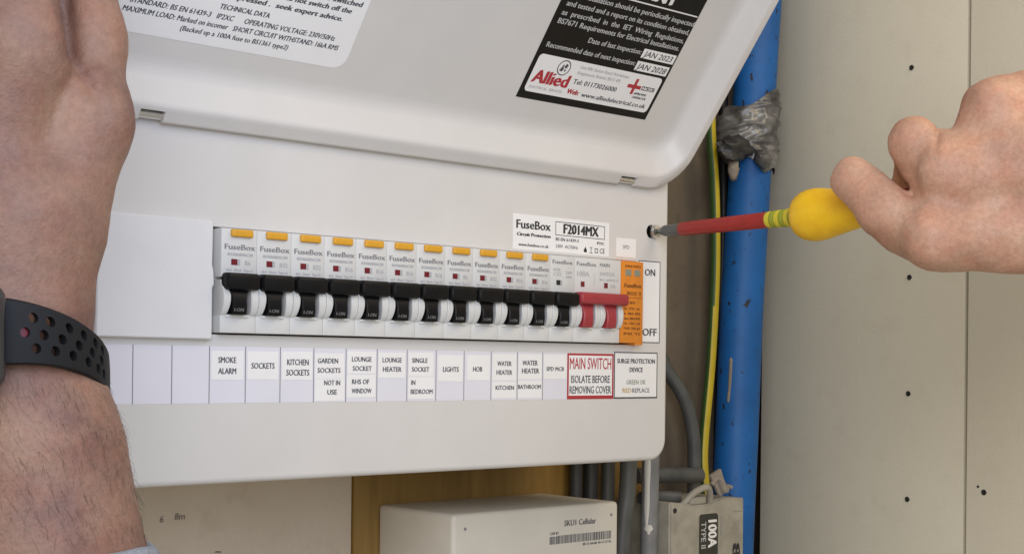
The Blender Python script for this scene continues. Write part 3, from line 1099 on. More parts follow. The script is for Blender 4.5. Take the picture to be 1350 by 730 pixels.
# ------------------------------------------------------------------ below and beside the unit
# communications hub
hub = thing('meter_hub', 'beige box with a printed barcode mounted under the fuse board', 'meter', (270, 107, -140))
mb = MB()
mb.add(*bbox(206.2, 333.4, 40, 106.8, -190, -53.6, 2.6, 4))
body = mb.build('body', M['beige'], hub)
for x, z in ((214.7, -61.8), (327, -61.1)):
    v, f = loops([[(x + r * math.cos(2 * math.pi * k / 12), 40 - h, z + r * math.sin(2 * math.pi * k / 12)) for k in range(12)] for r, h in ((.95, -.2), (.95, .06), (.5, .04), (.1, .02))])
    MB().add(v, f).build('screw', M['print'], hub, recalc=True)
FH = Frame((0, 40, 0), (1, 0, 0), (0, 0, 1), (0, -1, 0))
mb = MB()
text(mb, FH, 'SKU1 Cellular', 288.7, -65.2, .08, 3.2, 0, width=25.5, bold=.01)
text(mb, FH, 'CHF ID', 277.4, -69.6, .08, 1.5, 0, width=6.6, bold=.02)
x = 277.2
while x < 326.8:
    w = random.choice((.32, .32, .5, .75))
    sheet(mb, FH, rect(x, min(x + w, 327.2), -75.0, -70.3 if x > 283.5 else -70.6), 0, .08, 0)
    x += w + random.choice((.3, .3, .45, .6))
text(mb, FH, '8F-71-A4-00 10-17-17-76', 303.7, -77.3, .08, 1.4, 0, width=23.2, bold=.02)
mb.build('lettering', M['ink2'], hub, smooth=False)

# cables under the unit
def cable(pts, r, mt, label, group='grey cables below the fuse board', n=6):
    mb = MB()
    mb.add(*tube(smooth_path(pts, n), r, 14))
    o = mb.build('cable', mt, origin=pts[0], ang=60)
    tag(o, label, 'cable', group)
    return o


cable([(358, 102, 10), (357.5, 101, -60), (356, 101, -200)], 4.2, M['wire_dark'], 'thin dark grey cable nearest the plywood board, behind the beige hub')
cable([(370.5, 101, 10), (371, 101, -60), (369, 101, -200)], 4.6, M['wire_dark'], 'second dark grey cable from the plywood, deep under the fuse board')
cable([(384, 98, 10), (383.5, 98, -60), (382, 98, -200)], 4.4, M['wire_grey'], 'mid grey cable just behind the thick olive grey one')
cable([(376.5, 72, 10), (374.5, 72, -50), (370, 72, -80), (362, 72, -200)], 5.4, M['wire_grey'], 'thick olive grey cable leaning past the corner of the beige hub')
c5 = cable([(396, 72, 10), (395.6, 72, -50), (395, 72, -80), (394.5, 72, -200)], 5.6, M['wire_pale'], 'pale grey cable splashed with dried white paint')
# paint drips hugging the front of that cable
def drip(x0, z0, z1, w, a0):
    mb = MB()
    L = []
    n = 12
    for j in range(n + 1):
        t = j / n
        z = z0 + (z1 - z0) * t
        hw = w * (0.35 + .65 * math.sin(math.pi * min(1, .2 + t * .9)) + .15 * math.sin(9 * t + x0))
        row = []
        for k in range(5):
            a = a0 + hw * (k / 4 - .5)
            rr_ = 5.62 + .28 * math.sin(math.pi * k / 4)
            cxk = 395.7 + (395 - 395.7) * (10 - z) / 90
            row.append((cxk + rr_ * math.sin(a), 72 - rr_ * math.cos(a), z))
        L.append(row)
    vs = [p for l in L for p in l]
    fs = [(i * 5 + k, i * 5 + k + 1, (i + 1) * 5 + k + 1, (i + 1) * 5 + k) for i in range(n) for k in range(4)]
    mb.add(vs, fs)
    mb.build('paint_drip', M['paint'], c5)


drip(1, -30, -78, .75, -1.15)
drip(2, -66, -73, .5, .95)
drip(4, -74, -80, .9, -.9)

# service fuse
FZ = Frame((0, 60, 0), (1, 0, 0), (0, 0, 1), (0, -1, 0))
fuse = thing('service_fuse', 'grimy grey main fuse block with a black rating plate', 'fuse', (438, 122, -120))
prof = [(401.2, -190), (401.2, -60.6), (403, -59.9), (428, -62.6), (439, -62.9), (446.5, -60.2), (452, -59.3), (475.4, -60.8), (475.9, -190)]
mb = MB()
bm = bmesh.new()
fv = [bm.verts.new((x, 60, z)) for x, z in prof]
face = bm.faces.new(fv)
ex = bmesh.ops.extrude_face_region(bm, geom=[face])
for v in [g for g in ex['geom'] if isinstance(g, bmesh.types.BMVert)]:
    v.co.y = 121.5
bmesh.ops.recalc_face_normals(bm, faces=bm.faces)
bmesh.ops.bevel(bm, geom=[e for e in bm.edges if all(abs(v.co.y - 60) < .1 for v in e.verts)], offset=1.2, segments=3, affect='EDGES')
bm.verts.index_update()
mb.add([tuple(v.co) for v in bm.verts], [tuple(v.index for v in f.verts) for f in bm.faces])
bm.free()
mb.build('body', M['fuse'], fuse)
mb = MB()
sheet(mb, FZ, rrect(429.6, 448.2, -118, -69.2, 2.2, 4), -.5, .25, 0)
text(mb, FZ, '100A', -73.6, 438.4, .33, 8.3, 1, width=17.5, rot90=True, bold=.02)
text(mb, FZ, 'TYPE II  B', -74.2, 431.4, .33, 4.6, 2, width=24, rot90=True)
mb.build('rating_plate', [M['fuselabel'], M['whiteink'], M['greyink']], fuse, smooth=False)
mb = MB()
text(mb, FZ, '8', -91.0, 463.6, .12, 7.5, 0, width=9, rot90=True, bold=.02)
sheet(mb, FZ, rect(451.2, 451.9, -84, -71.5), 0, .12, 1)
sheet(mb, FZ, rect(464, 475.2, -69.6, -69.2), 0, .12, 1)
mb.build('marking', [M['ink'], M['print']], fuse, smooth=False)
mb = MB()
v, f = loops([[(405.7 + r * math.cos(2 * math.pi * k / 12), 60 - h, -65.2 + r * math.sin(2 * math.pi * k / 12)) for k in range(12)] for r, h in ((1.7, -.2), (1.7, .3), (1.1, .15), (.2, .1))])
mb.add(v, f)
mb.build('screw', M['inside'], fuse, recalc=True)
# seal tag and wire on top of the fuse
mb = MB()
mb.add(*tube(smooth_path([(417, 64, -63), (424, 60, -55), (434, 58, -51.5), (440, 60, -56), (443, 63, -63)], 6), 2.2, 10))
mb.add(*bbox(421, 437, 60, 66, -62.5, -57.5, 1.2, 2))
mb.build('fuse_carrier_lug', M['fuse'], fuse)
mb = MB()
mb.add(*tube(smooth_path([(438, 57, -50), (444, 56, -46), (449, 55, -54), (452, 56, -51.5), (456, 55, -52.5)], 5), [1.6] * 6 + [2.4] * 8 + [1.3] * 7, 8))
mb.add([(437, 57, -44), (446, 56, -40), (452, 55, -55), (446, 56.5, -58), (437, 59, -44), (446, 58, -40), (452, 57, -55), (446, 58.5, -58)],
       [(0, 1, 2, 3), (7, 6, 5, 4), (0, 4, 5, 1), (1, 5, 6, 2), (2, 6, 7, 3), (3, 7, 4, 0)])
mb.build('seal', M['putty'], fuse)

# earth bonding cable, yellow with a green stripe
pts = [(487, 104, 330), (487, 103, 240), (486.7, 102, 192), (489.8, 101, 155), (490.4, 100, 120), (490.2, 100, 81), (486.7, 100, 28), (480.6, 100, -22), (478.2, 98, -46), (477, 92, -75)]
P = smooth_path(pts, 8)
v, f = tube(P, 3.4, 18)
mb = MB()
mb.add(v, f)
rgt = RC[0]
for fi, face in enumerate(mb.f):
    c = np.mean([mb.v[i] for i in face], axis=0)
    k = min(range(len(P)), key=lambda q: np.linalg.norm(P[q] - c))
    side = (c - P[k]) @ rgt
    lim = -.9 if c[2] < 70 else 0.3
    mb.m[fi] = 1 if side < lim else 0
ec = mb.build('earth_cable', [M['earth_y'], M['earth_g']], origin=pts[-1], ang=60)
tag(ec, 'yellow and green striped earth cable running down beside the blue pipe', 'cable')

# grey conduits beside the unit, above the fuse
cable([(330, 113, 60), (395, 113, 56), (440, 112, 40), (452, 108, 22), (462, 102, 4), (469, 100, -20), (470.5, 100, -48), (470, 100, -80)], 4.7, M['wire_grey'], 'bent grey cable coming out from behind the fuse board above the fuse')
cable([(398, 88, -44.5), (430, 88, -45.5), (462, 88, -47)], 5.2, M['wire_grey'], 'short level grey cable lying just above the fuse block')
cable([(398, 82, -58.5), (414, 82, -58.6), (428, 76, -59.5)], 4.2, M['wire_grey'], 'stub of grey cable entering the top of the fuse block')
cable([(509, 110, 330), (509.5, 110, 196), (510.5, 110, 130), (509, 110, 72), (507, 109, 7), (506, 109, -58), (508, 112, -140)], 3.4, M['black'], 'black tube added as the shadow between the earth cable and the blue pipe', None, 8)  # black tube put in for the dark shadow gap beside the pipe

# blue water pipe with its tape
ppts = [(545, 98, 460), (535.5, 98, 300), (532, 98, 257), (524.5, 98, 159), (517.9, 98, 72), (513.5, 98, -20), (509.5, 98, -97), (503, 98, -260)]
PP = smooth_path(ppts, 8)
mb = MB()
mb.add(*tube(PP, 15.2, 36))
pipe = mb.build('water_pipe', M['pipe'], origin=ppts[-1], ang=60)
tag(pipe, 'scuffed blue plastic water pipe with grey tape wrapped round it', 'pipe')


def pipe_at(z):
    k = min(range(len(PP) - 1), key=lambda q: abs((PP[q][2] + PP[q + 1][2]) / 2 - z))
    t = (z - PP[k][2]) / (PP[k + 1][2] - PP[k][2])
    return PP[k] + t * (PP[k + 1] - PP[k])


vs, fs = [], []
NU, NV = 96, 60
for j in range(NV + 1):
    t = j / NV
    for k in range(NU):
        a = 2 * math.pi * k / NU
        ca, sa = math.cos(a), math.sin(a)
        leftness = max(0, -(ca * RC[0][0] + sa * RC[0][1]))
        ztop = 216.5 + 7 * math.cos(a + .6) + 2.5 * math.sin(3 * a)
        zbot = 168.0 + 3.5 * math.sin(2 * a + 1) + 3 * math.cos(5 * a)
        z = ztop + (zbot - ztop) * t
        c = pipe_at(z)
        p = Vector((ca * 1.3, sa * 1.3, z / 18.0))
        rid = 1 - abs(mnoise.fractal(Vector((p.x * 1.1 + p.z * .5, p.y * 1.1 - p.z * .4, p.z * 1.5)), 1.0, 2.0, 2))
        rid2 = 1 - abs(mnoise.noise(Vector((p.x * .9 - p.z * 1.3, p.y * .9, p.z * 3.6)) + Vector((5, 3, 1))))
        env = math.sin(math.pi * min(max(t, .02), .98)) ** .35
        r = 17.0 + env * (.8 + 4.0 * (rid - .6) + 3.8 * (rid2 - .65)) + 9.0 * leftness ** 1.5 * max(0, math.sin(math.pi * (t * .8 + .15))) ** 1.2
        vs.append((c[0] + r * ca, c[1] + r * sa, z))
for j in range(NV):
    for k in range(NU):
        a, b = j * NU + k, j * NU + (k + 1) % NU
        fs.append((a, b, b + NU, a + NU))
mb = MB()
mb.add(vs, fs)
tp = mb.build('tape_wrap', M['tape'], pipe, ang=75, recalc=True)


def lump(name, c, r, mt, parent, sc=(1, 1, 1), amp=.3):
    bm = bmesh.new()
    bmesh.ops.create_icosphere(bm, subdivisions=3, radius=1)
    vs = []
    for v in bm.verts:
        d = 1 + amp * mnoise.fractal(v.co * 1.8 + Vector(c) * .1, 1, 2, 3)
        vs.append((c[0] + v.co.x * r * d * sc[0], c[1] + v.co.y * r * d * sc[1], c[2] + v.co.z * r * d * sc[2]))
    bm.verts.index_update()
    fs = [tuple(v.index for v in f.verts) for f in bm.faces]
    bm.free()
    return MB().add(vs, fs).build(name, mt, parent, ang=80)


lump('tape_end', (496, 88, 177), 9, M['darktape'], pipe, (1.7, 1, .9), .6)
lump('tape_end', (517, 80, 172.5), 6.5, M['tape'], pipe, (1.1, .8, 1), .3)
lump('sealant_drip', (494.5, 88, 163.5), 4.0, M['putty'], pipe, (.95, 1, 1.9), .35)
mb = MB()
mb.add(*tube(smooth_path([(501.6, 94, 33), (501.2, 94, 24), (500.2, 94, 12), (499.4, 94.5, 2)], 6), [.7] + [1.3] * 10 + [1.1] * 7 + [.5], 8))
mb.build('sealant_drip', M['putty'], pipe)

# ------------------------------------------------------------------ screwdriver
PT = np.array([317.6, -3.4, 102.2])
AX = np.array([0.0, -1.0, 0.017])
AX /= np.linalg.norm(AX)
sd = thing('screwdriver', 'insulated screwdriver with red shaft and yellow handle, tip in the cover screw', 'screwdriver', PT)
ax1 = np.array([1.0, 0, 0])
ax2 = np.cross(AX, ax1)


def lathe(prof, n=28, twist=None):
    L = []
    for s_, r in prof:
        L.append([PT + AX * s_ + r * (math.cos(2 * math.pi * k / n) * ax1 + math.sin(2 * math.pi * k / n) * ax2) for k in range(n)])
    return loops(L)


mb = MB()
mb.add(*lathe([(0, .5), (.4, 1.3), (2.2, 2.0), (5, 3.0), (6, 3.2), (17, 3.35), (17.4, 3.0)]))
# cross wings of the tip
for a in (0.5, 0.5 + math.pi / 2):
    d = math.cos(a) * ax1 + math.sin(a) * ax2
    e = np.cross(AX, d)
    vs = []
    for s_, w in ((0.1, .9), (5.6, 3.25)):
        for sg, th in ((-1, -.45), (1, -.45), (1, .45), (-1, .45)):
            vs.append(PT + AX * s_ + d * sg * w + e * th)
    mb.add(vs, [(0, 1, 2, 3), (7, 6, 5, 4), (0, 4, 5, 1), (1, 5, 6, 2), (2, 6, 7, 3), (3, 7, 4, 0)])
mb.build('blade', M['darksteel'], sd, recalc=True)
mb = MB()
mb.add(*lathe([(16.8, 2.6), (16.9, 3.5), (18, 3.75), (40, 4.0), (76.5, 4.25), (77.2, 3.9)]))
mb.build('insulated_shaft', M['sleeve_red'], sd, recalc=True)
for k in range(6):
    s0 = 76.9 + k * 3.15
    r = 4.3 + .12 * k
    mb = MB()
    mb.add(*lathe([(s0, r - .9), (s0 + .25, r - .15), (s0 + .8, r), (s0 + 2.4, r), (s0 + 2.9, r - .15), (s0 + 3.15, r - .9)]))
    mb.build('collar_ring', M['ring_g'] if k == 5 else (M['ring_o'] if k in (1, 3) else M['ring_y']), sd, recalc=True)
mb = MB()
mb.add(*lathe([(95.4, 3), (95.5, 6.6), (96.4, 8.6), (98.4, 10.9), (101.2, 12.4), (104.5, 13.2), (108.5, 13.4), (112.5, 13.0), (118, 11.8), (126, 10.0), (134, 8.5), (142, 7.7), (150, 7.6), (154, 7.4), (154.3, 6)], 36))
mb.build('grip', M['handle'], sd, recalc=True)
mb = MB()
mb.add(*lathe([(154, 6), (154.2, 7.7), (162, 8.2), (172, 8.4), (178, 7.6), (182, 4.5), (183, .5)], 30))
mb.build('grip_end', M['sleeve_red'], sd, recalc=True)


# ------------------------------------------------------------------ person: arm and gripping hand
def camp(px, py, d):
    return np.array([(px - CX) / F * d, (py - CY) / F * d, d])


def smin(a, b, k):
    h = np.clip(0.5 + 0.5 * (b - a) / k, 0, 1)
    return b * (1 - h) + a * h - k * h * (1 - h)


def cone(Pq, a, b, ra, rb):
    ba = b - a
    pa = Pq - a
    h = np.clip((pa @ ba) / (ba @ ba), 0, 1)
    return np.linalg.norm(pa - h[..., None] * ba, axis=-1) - (ra + (rb - ra) * h)


def ellip(Pq, c, r):
    q = (Pq - c) / r
    k = np.linalg.norm(q, axis=-1)
    return (k - 1) * min(r)


def surface_net(fn, lo, hi, step):
    lo, hi = np.array(lo, float), np.array(hi, float)
    n = np.ceil((hi - lo) / step).astype(int) + 1
    g = np.stack(np.meshgrid(*[lo[i] + step * np.arange(n[i]) for i in range(3)], indexing='ij'), -1)
    D = fn(g)
    ins = D < 0
    c = [ins[i:n[0] - 1 + i, j:n[1] - 1 + j, k:n[2] - 1 + k] for i in (0, 1) for j in (0, 1) for k in (0, 1)]
    s = sum(x.astype(int) for x in c)
    act = (s > 0) & (s < 8)
    idx = -np.ones(act.shape, int)
    ii = np.argwhere(act)
    idx[act] = np.arange(len(ii))
    acc = np.zeros((len(ii), 3))
    cnt = np.zeros(len(ii))
    corners = [(i, j, k) for i in (0, 1) for j in (0, 1) for k in (0, 1)]
    for a in range(8):
        for b in range(a + 1, 8):
            ca, cb = np.array(corners[a]), np.array(corners[b])
            if np.abs(ca - cb).sum() != 1: continue
            da = D[tuple((ii + ca).T)]
            db = D[tuple((ii + cb).T)]
            cr = (da < 0) != (db < 0)
            t = np.where(cr, da / np.where(cr, da - db, 1), 0)
            acc += np.where(cr[:, None], ca + t[:, None] * (cb - ca), 0)
            cnt += cr
    V = lo + step * (ii + acc / cnt[:, None])
    quads = []
    for ax in range(3):
        o1, o2 = [(1, 2), (2, 0), (0, 1)][ax]
        sl0 = [slice(1, n[k] - 1) for k in range(3)]
        sl0[ax] = slice(0, n[ax] - 1)
        sl1 = list(sl0)
        sl1[ax] = slice(1, n[ax])
        A, Bv = ins[tuple(sl0)], ins[tuple(sl1)]
        for flag in (0, 1):
            e = np.argwhere((A & ~Bv) if flag == 0 else (~A & Bv))
            e = e + np.array([0 if k == ax else 1 for k in range(3)])
            d1 = np.zeros(3, int); d1[o1] = 1
            d2 = np.zeros(3, int); d2[o2] = 1
            q = np.stack([idx[tuple((e - d1 - d2).T)], idx[tuple((e - d2).T)], idx[tuple(e.T)], idx[tuple((e - d1).T)]], 1)
            if flag == 1: q = q[:, ::-1]
            quads.append(q)
    return V, np.concatenate(quads)


def skin_mesh(name, fn, lo, hi, step, mt, parent, iters=2):
    V, Q = surface_net(fn, lo, hi, step)
    # a little smoothing along the surface
    E = np.concatenate([Q[:, [0, 1]], Q[:, [1, 2]], Q[:, [2, 3]], Q[:, [3, 0]]])
    for _ in range(iters):
        S = np.zeros_like(V)
        c = np.zeros(len(V))
        for a, b in ((0, 1), (1, 0)):
            np.add.at(S, E[:, a], V[E[:, b]])
            np.add.at(c, E[:, a], 1)
        V = V * .5 + .5 * S / c[:, None]
    Wd = V @ RC + CAM
    mb = MB()
    mb.v = [tuple(p) for p in Wd]
    mb.f = [tuple(int(i) for i in q) for q in Q]
    mb.m = [0] * len(mb.f)
    o = mb.build(name, mt, parent, ang=180)
    return o, V, Wd


person = thing('person', 'two bare hands, one raised by the lid wearing a watch, the other turning a screwdriver', 'person', (-120, -140, -80))
D0 = 462.0


def flat(g, k, d0):
    q = g.copy()
    q[..., 2] = (q[..., 2] - d0) * k + d0
    return q


def arm_fn(g):
    q = flat(g, 1.22, D0)
    px = lambda r: r * D0 / F
    C_ = lambda x, y, d=D0: camp(x, y, d)
    d = cone(q, C_(-10, 405), C_(-10, 480), px(129), px(128))
    d = smin(d, cone(q, C_(-10, 480), C_(0, 522), px(128), px(136)), 1.5)
    d = smin(d, cone(q, C_(0, 522), C_(20, 605), px(136), px(144)), 1.5)
    d = smin(d, cone(q, C_(20, 605), C_(40, 900), px(144), px(186)), 2)
    # wrist to hand
    d = smin(d, cone(q, C_(-10, 405), C_(2, 300), px(130), px(126)), 2)
    d = smin(d, cone(q, C_(-120, 395), C_(-110, 200), px(100), px(110)), 6)
    palm = cone(q, C_(-25, 300), C_(-45, 90), px(112), px(112))
    palm = smin(palm, cone(q, C_(-160, 300), C_(-170, 60), px(100), px(95)), 14)
    d = smin(d, palm, 8)
    # thenar and thumb, a little behind the back of the hand
    th = cone(q, C_(60, 292, D0 + 3), C_(105, 160, D0 + 10), px(82), px(67))
    th = smin(th, cone(q, C_(105, 160, D0 + 10), C_(117, 60, D0 + 17), px(68), px(48)), 8)
    th = smin(th, cone(q, C_(117, 60, D0 + 17), C_(110, -110, D0 + 20), px(48), px(40)), 8)
    d = smin(d, th, 6)
    # index metacarpal ridge standing in front of the thumb, with its finger
    ix = cone(q, C_(-35, 220, D0 - 6), C_(12, 60, D0 - 10), px(84), px(76))
    ix = smin(ix, cone(q, C_(12, 60, D0 - 10), C_(2, -50, D0 - 8), px(76), px(66)), 5)
    d = smin(d, ix, 3)
    for a, b, c_, r_ in (((4, -50), (10, -210), (16, -325), 42), ((-76, -60), (-72, -250), (-62, -365), 43), ((-152, -50), (-152, -228), (-142, -338), 41), ((-218, -5), (-228, -150), (-222, -245), 36)):
        fg = cone(g, C_(*a, D0 - 6), C_(*b, D0 - 4), px(r_ + 4), px(r_))
        fg = smin(fg, cone(g, C_(*b, D0 - 4), C_(*c_, D0 + 26), px(r_), px(r_ - 9)), 3)
        d = smin(d, fg, 3)
    d = smin(d, cone(g, C_(-215, 60, D0), C_(-215, -10, D0 - 4), px(60), px(46)), 10)
    # folds in the web of the thumb
    for a, b, w, dep in (((92, 70), (126, 126), 1.6, 2.6), ((122, 122), (144, 156), 2.0, .8), ((84, -40), (93, 74), 2.2, 5.0), ((132, 36), (166, 46), 1.0, .75), ((132, 24), (166, 31), .9, .6), ((134, 48), (166, 58), .8, .45), ((20, 340), (110, 366), 1.6, .35), ((10, 372), (118, 385), 1.3, .3)):
        A, B2 = C_(*a), C_(*b)
        ba = B2[:2] - A[:2]
        pa = g[..., :2] / g[..., 2:3] * D0 - A[:2]
        h = np.clip((pa @ ba) / (ba @ ba), 0, 1)
        dd = np.linalg.norm(pa - h[..., None] * ba, axis=-1)
        front = g[..., 2] < D0 + 10
        d = d + np.where(front, dep * np.exp(-(dd / w) ** 2) * np.sin(np.pi * (.15 + .7 * h)), 0)
    # tendons and veins, faint
    x, y, z = g[..., 0], g[..., 1], g[..., 2]
    d = d + .25 * np.sin(x * .21 + y * .05) * np.sin(y * .11 + 1) + .12 * np.sin(x * .6 + y * .5) * np.sin(y * .4 - x * .2)
    return d


lo = camp(-330, -400, D0) + np.array([0, 0, -55])
hi = camp(220, 800, D0) + np.array([0, 0, 55])
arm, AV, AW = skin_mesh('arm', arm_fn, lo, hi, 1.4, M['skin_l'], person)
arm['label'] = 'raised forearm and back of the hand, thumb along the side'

# sleeve cuff at the bottom
def ring(cx, cy, d0, rx, ry, tilt, rt, n=64, m=12, wob=.4):
    vs, fs = [], []
    for i in range(n):
        a = 2 * math.pi * i / n
        for k in range(m):
            b = 2 * math.pi * k / m
            R_ = 1 + 0
            x = cx + (rx + rt * math.cos(b)) * math.cos(a)
            z = d0 + (ry + rt * math.cos(b)) * math.sin(a)
            y = cy + rt * 1.6 * math.sin(b) + tilt * math.cos(a) + 1.2 * math.sin(a) + wob * math.sin(7 * a)
            vs.append(np.array([x, y, z]) @ RC + CAM)
    for i in range(n):
        for k in range(m):
            a, b = i * m + k, i * m + (k + 1) % m
            c, e = ((i + 1) % n) * m + k, ((i + 1) % n) * m + (k + 1) % m
            fs.append((a, b, e, c))
    return vs, fs


c = camp(36, 742, D0)
mb = MB()
mb.add(*ring(c[0], c[1], D0, 39.5, 34.0, -.5, 3.2))
c = camp(40, 796, D0)
mb.add(*ring(c[0], c[1], D0, 41.5, 36.5, -.5, 4.6))
mb.build('sleeve', M['knit'], person, ang=80, recalc=True)

# hairs of the forearm
mb = MB()
rs = np.random.RandomState(3)
pxy = AV[:, :2] / AV[:, 2:3] * F + np.array([CX, CY])
cand = np.where((pxy[:, 1] > 495) & (pxy[:, 1] < 715) & (pxy[:, 0] > -10) & (AV[:, 2] < D0 + 22))[0]
me = arm.data
nrm = np.zeros(len(AV) * 3)
me.vertices.foreach_get('normal', nrm)
nrm = nrm.reshape(-1, 3)
for i in rs.choice(cand, 1300):
    p = AW[i]
    nn = nrm[i]
    edge = pxy[i, 0] > 120
    dirv = RC[1] * rs.uniform(.3, 1.0) + RC[0] * rs.uniform(-.9, .5) + nn * (rs.uniform(.08, .34) if edge else rs.uniform(.02, .16))
    dirv /= np.linalg.norm(dirv)
    L = rs.uniform(3, 8) * (.7 if edge else 1)
    bend = RC[1] * rs.uniform(.0, .35) - nn * .22
    pts = [p + nn * .1 + dirv * L * t + bend * L * t * t for t in (0, .35, .7, 1)]
    v, f = tube(pts, [.034, .03, .025, .012], 3, cap=False)
    mb.add(v, f)
o = mb.build('arm_hair', M['hair'], person, ang=180)
o['kind'] = 'stuff'

# right hand round the handle
DH = 654.0


def hand_fn(g):
    C_ = lambda x, y, d=DH: camp(x, y, d)
    s = DH / F
    # back of the hand
    q = flat(g, 1.15, DH)
    d = cone(q, C_(1268, 232, DH + 2), C_(1420, 205, DH - 6), 58 * s, 82 * s)
    d = smin(d, cone(q, C_(1318, 152, DH + 10), C_(1450, 130, DH), 49 * s, 60 * s), 8)
    d = smin(d, cone(q, C_(1236, 312, DH - 2), C_(1430, 300, DH - 6), 42 * s, 66 * s), 9)
    d = smin(d, cone(q, C_(1430, 230, DH - 4), C_(1640, 230, DH - 20), 100 * s, 105 * s), 16)
    # knuckles
    d = smin(d, ellip(g, C_(1250, 226, DH - 8), np.array([12.5, 11.5, 9.0])), 9)
    d = smin(d, ellip(g, C_(1312, 142, DH - 3), np.array([12.5, 12.0, 12.0])), 9)
    d = smin(d, ellip(g, C_(1234, 314, DH - 9), np.array([12, 11.5, 9.5])), 9)
    # thumb
    th = cone(g, C_(1234, 314, DH + 1), C_(1166, 277, DH + 15), 13.2, 12.2)
    th = smin(th, cone(g, C_(1166, 277, DH + 15), C_(1124, 236, DH + 26), 12.0, 10.8), 5)
    th = smin(th, cone(g, C_(1185, 305, DH + 18), C_(1260, 322, DH + 4), 10.5, 13), 6)
    d = smin(d, th, 5)
    # index finger: knuckle forwards, middle phalanx turned in behind the handle
    ix = cone(g, C_(1262, 222, DH + 1), C_(1205, 189, DH + 9), 15.2, 11.4)
    ix = smin(ix, cone(g, C_(1204, 188, DH + 8), C_(1208, 222, DH + 36), 11.4, 9.6), 3)
    ix = smin(ix, cone(g, C_(1208, 222, DH + 36), C_(1190, 262, DH + 48), 9.6, 8.2), 3)
    ix = smin(ix, cone(g, C_(1206, 190, DH + 9), C_(1214, 218, DH + 12), 11.2, 10.2), 2)
    d = smin(d, ix, 3.5)
    d = smin(d, cone(g, C_(1228, 240, DH + 8), C_(1250, 262, DH + 4), 9.5, 13), 4)
    d = smin(d, cone(g, C_(1279, 188, DH + 2), C_(1316, 150, DH + 4), 11.0, 16.5), 4)
    # the other fingers curled round the far side
    for k in range(3):
        a = C_(1318 + 26 * k, 150 + 4 * k, DH + 14)
        b = C_(1290 + 30 * k, 178 + 6 * k, DH + 34)
        c = C_(1286 + 30 * k, 226 + 8 * k, DH + 46)
        e = C_(1292 + 30 * k, 274 + 4 * k, DH + 36)
        fg = cone(g, a, b, 12.5, 11)
        fg = smin(fg, cone(g, b, c, 11, 9.6), 3)
        fg = smin(fg, cone(g, c, e, 9.6, 8.4), 3)
        d = smin(d, fg, 3)
    x, y, z = g[..., 0], g[..., 1], g[..., 2]
    # creases: web between thumb and index, across the finger joints
    for a, b, w, dep in (((1188, 238), (1202, 262), 1.5, 1.8), ((1238, 160), (1233, 200), 1.3, 1.7), ((1204, 206), (1226, 196), .9, .35), ((1200, 214), (1222, 206), .8, .3), ((1256, 188), (1300, 178), 3.5, .8), ((1290, 262), (1350, 258), 5, .7), ((1286, 208), (1350, 190), 5, .6), ((1158, 258), (1180, 296), .8, .55), ((1167, 254), (1188, 288), .8, .5), ((1149, 250), (1164, 280), .7, .3), ((1150, 232), (1176, 246), 1.0, .4), ((1138, 246), (1160, 262), .9, .3), ((1200, 262), (1206, 300), 2.4, .5)):
        A, B2 = C_(*a), C_(*b)
        ba = B2[:2] - A[:2]
        pa = g[..., :2] / g[..., 2:3] * DH - A[:2]
        h = np.clip((pa @ ba) / (ba @ ba), 0, 1)
        dd = np.linalg.norm(pa - h[..., None] * ba, axis=-1)
        d = d + np.where(g[..., 2] < DH + 8, dep * np.exp(-(dd / w) ** 2) * np.sin(np.pi * (.15 + .7 * h)), 0)
    d = d + .55 * np.sin(x * .16 + y * .09 + .7) * np.sin(y * .19 - x * .06) + .22 * np.sin(x * .31 - y * .22) * np.sin(y * .27 + x * .1 + 2) + .14 * np.sin(x * .55 + y * .3) * np.sin(y * .5 - x * .15)
    return d


lo = camp(1080, 60, DH) + np.array([0, 0, -60])
hi = camp(1580, 400, DH) + np.array([0, 0, 62])
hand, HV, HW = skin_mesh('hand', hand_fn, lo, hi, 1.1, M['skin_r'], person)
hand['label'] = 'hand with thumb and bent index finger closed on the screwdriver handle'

P_ = [camp(x, y, d) @ RC + CAM for x, y, d in ((1500, 236, DH - 8), (1504, 236, DH - 8), (1560, 238, DH - 11), (1640, 241, DH - 16), (1760, 246, DH - 24), (2000, 258, DH - 40))]
mb = MB()
mb.add(*tube(P_, [38.5, 41.5, 42.5, 44, 46, 50], 40))
mb.build('sleeve', M['knit'], person, ang=60, recalc=True)

# ------------------------------------------------------------------ watch
wc = camp(-20, 0, D0)[0]
watch = thing('smart_watch', 'black perforated rubber watch strap on the wrist of the raised arm', 'watch', camp(-20, 440, D0 - 30) @ RC + CAM)
SA, SB = 147 * D0 / F + .2, 33.2


def strap_pt(phi, t, h):
    """phi from the front of the wrist towards the right; t -1..1 across; h outwards"""
    s, c_ = math.sin(phi), math.cos(phi)
    x = wc + (SA + h) * s
    z = D0 - (SB + h) * c_
    deg = abs(math.degrees(phi))
    yc = 437 + 46 * (1 - math.cos(math.radians(deg - 22))) / (1 - math.cos(math.radians(68)))
    hw = np.interp(deg, [0, 8, 18, 30, 50, 72, 90, 180], [52, 50, 45, 43, 37, 32, 29, 29])
    y = (yc - CY + hw * t) / F * (D0 - (SB) * c_ * .8)
    return np.array([x, y, z]) @ RC + CAM


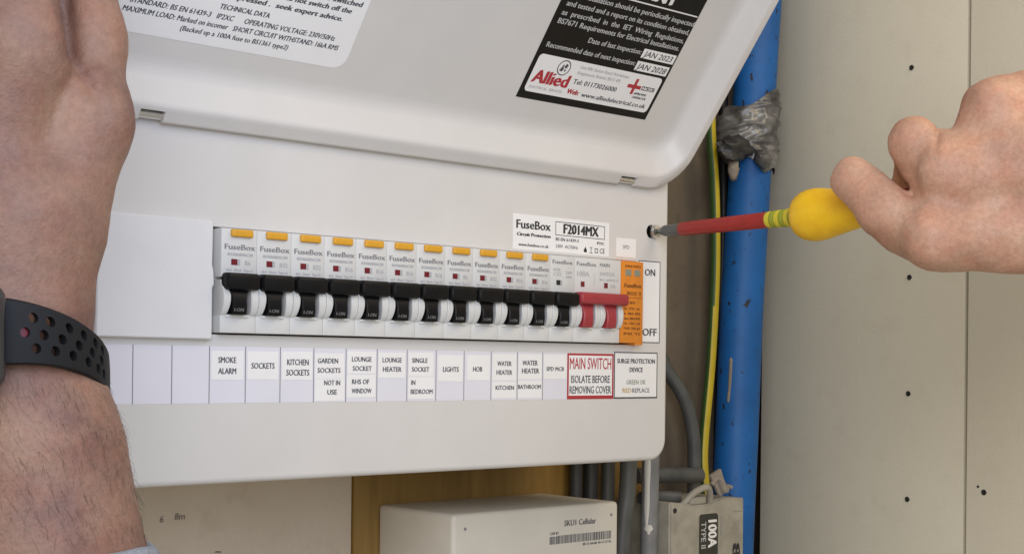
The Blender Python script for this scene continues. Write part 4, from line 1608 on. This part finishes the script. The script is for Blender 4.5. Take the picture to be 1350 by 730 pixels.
mb = MB()
phis = np.radians(np.linspace(2, 176, 110))
L = []
for ph in phis:
    row = []
    for t, h in ((-1, 0), (-1, 1.9), (-.93, 2.8), (-.5, 3.0), (0, 3.05), (.5, 3.0), (.93, 2.8), (1, 1.9), (1, 0), (.5, -.2), (0, -.2), (-.5, -.2)):
        row.append(strap_pt(ph, t, h))
    L.append(row)
mb.add(*loops(L))
strap = mb.build('strap', M['strap'], watch, recalc=True, ang=40)
mb = MB()
L = []
for ph in phis:
    L.append([strap_pt(-ph, t, h) for t, h in ((-1, 0), (-1, 1.9), (-.93, 2.8), (-.5, 3.0), (0, 3.05), (.5, 3.0), (.93, 2.8), (1, 1.9), (1, 0), (.5, -.2), (0, -.2), (-.5, -.2))])
mb.add(*loops(L))
mb.build('strap', M['strap'], watch, recalc=True, ang=40)
cut = MB()


def inv_phi(px):
    best = min(np.radians(np.linspace(0, 90, 400)), key=lambda ph: abs(F * (((strap_pt(ph, 0, 2.4) - CAM) @ RC.T)[0]) / (((strap_pt(ph, 0, 2.4) - CAM) @ RC.T)[2]) + CX - px))
    return best


rows = (([43, 66, 90, 109, 124, 133], -.52), ([32, 57, 81, 103, 120, 132], -.02), ([47, 72, 95, 115, 128, 135], .46))
for xs, t in rows:
    for hx in xs:
        ph = inv_phi(hx)
        a = strap_pt(ph, t, 4)
        b = strap_pt(ph, t, -1.5)
        c = strap_pt(ph + .02, t, 2)
        e = strap_pt(ph, t + .05, 2)
        e1 = (c - strap_pt(ph, t, 2)); e1 /= np.linalg.norm(e1)
        e2 = (e - strap_pt(ph, t, 2)); e2 /= np.linalg.norm(e2)
        lp = [[p + 1.6 * (math.cos(2 * math.pi * k / 14) * e1 + math.sin(2 * math.pi * k / 14) * e2) for k in range(14)] for p in (a, b)]
        cut.add(*loops(lp))
boolean_cut(strap, cut)
# red stud showing in the first hole
ph = inv_phi(32)
a, b = strap_pt(ph, -.02, 1.2), strap_pt(ph, -.02, -.4)
MB().add(*tube([b, a], 1.6, 14)).build('stud', M['window'], watch)
# case on the back of the wrist
mb = MB()
cc = camp(-78, 444, D0 - 40)
cs = 19.6
v, f = bbox(-cs, cs, -16, 16, -5.5, 5.5, 5.0, 4)
Wv = [np.array([x * math.cos(.12) + z * math.sin(.12), y, z * math.cos(.12) - x * math.sin(.12)]) + cc for x, y, z in v]
mb.add([p @ RC + CAM for p in Wv], f)
mb.build('case', M['case'], watch, ang=50, recalc=True)
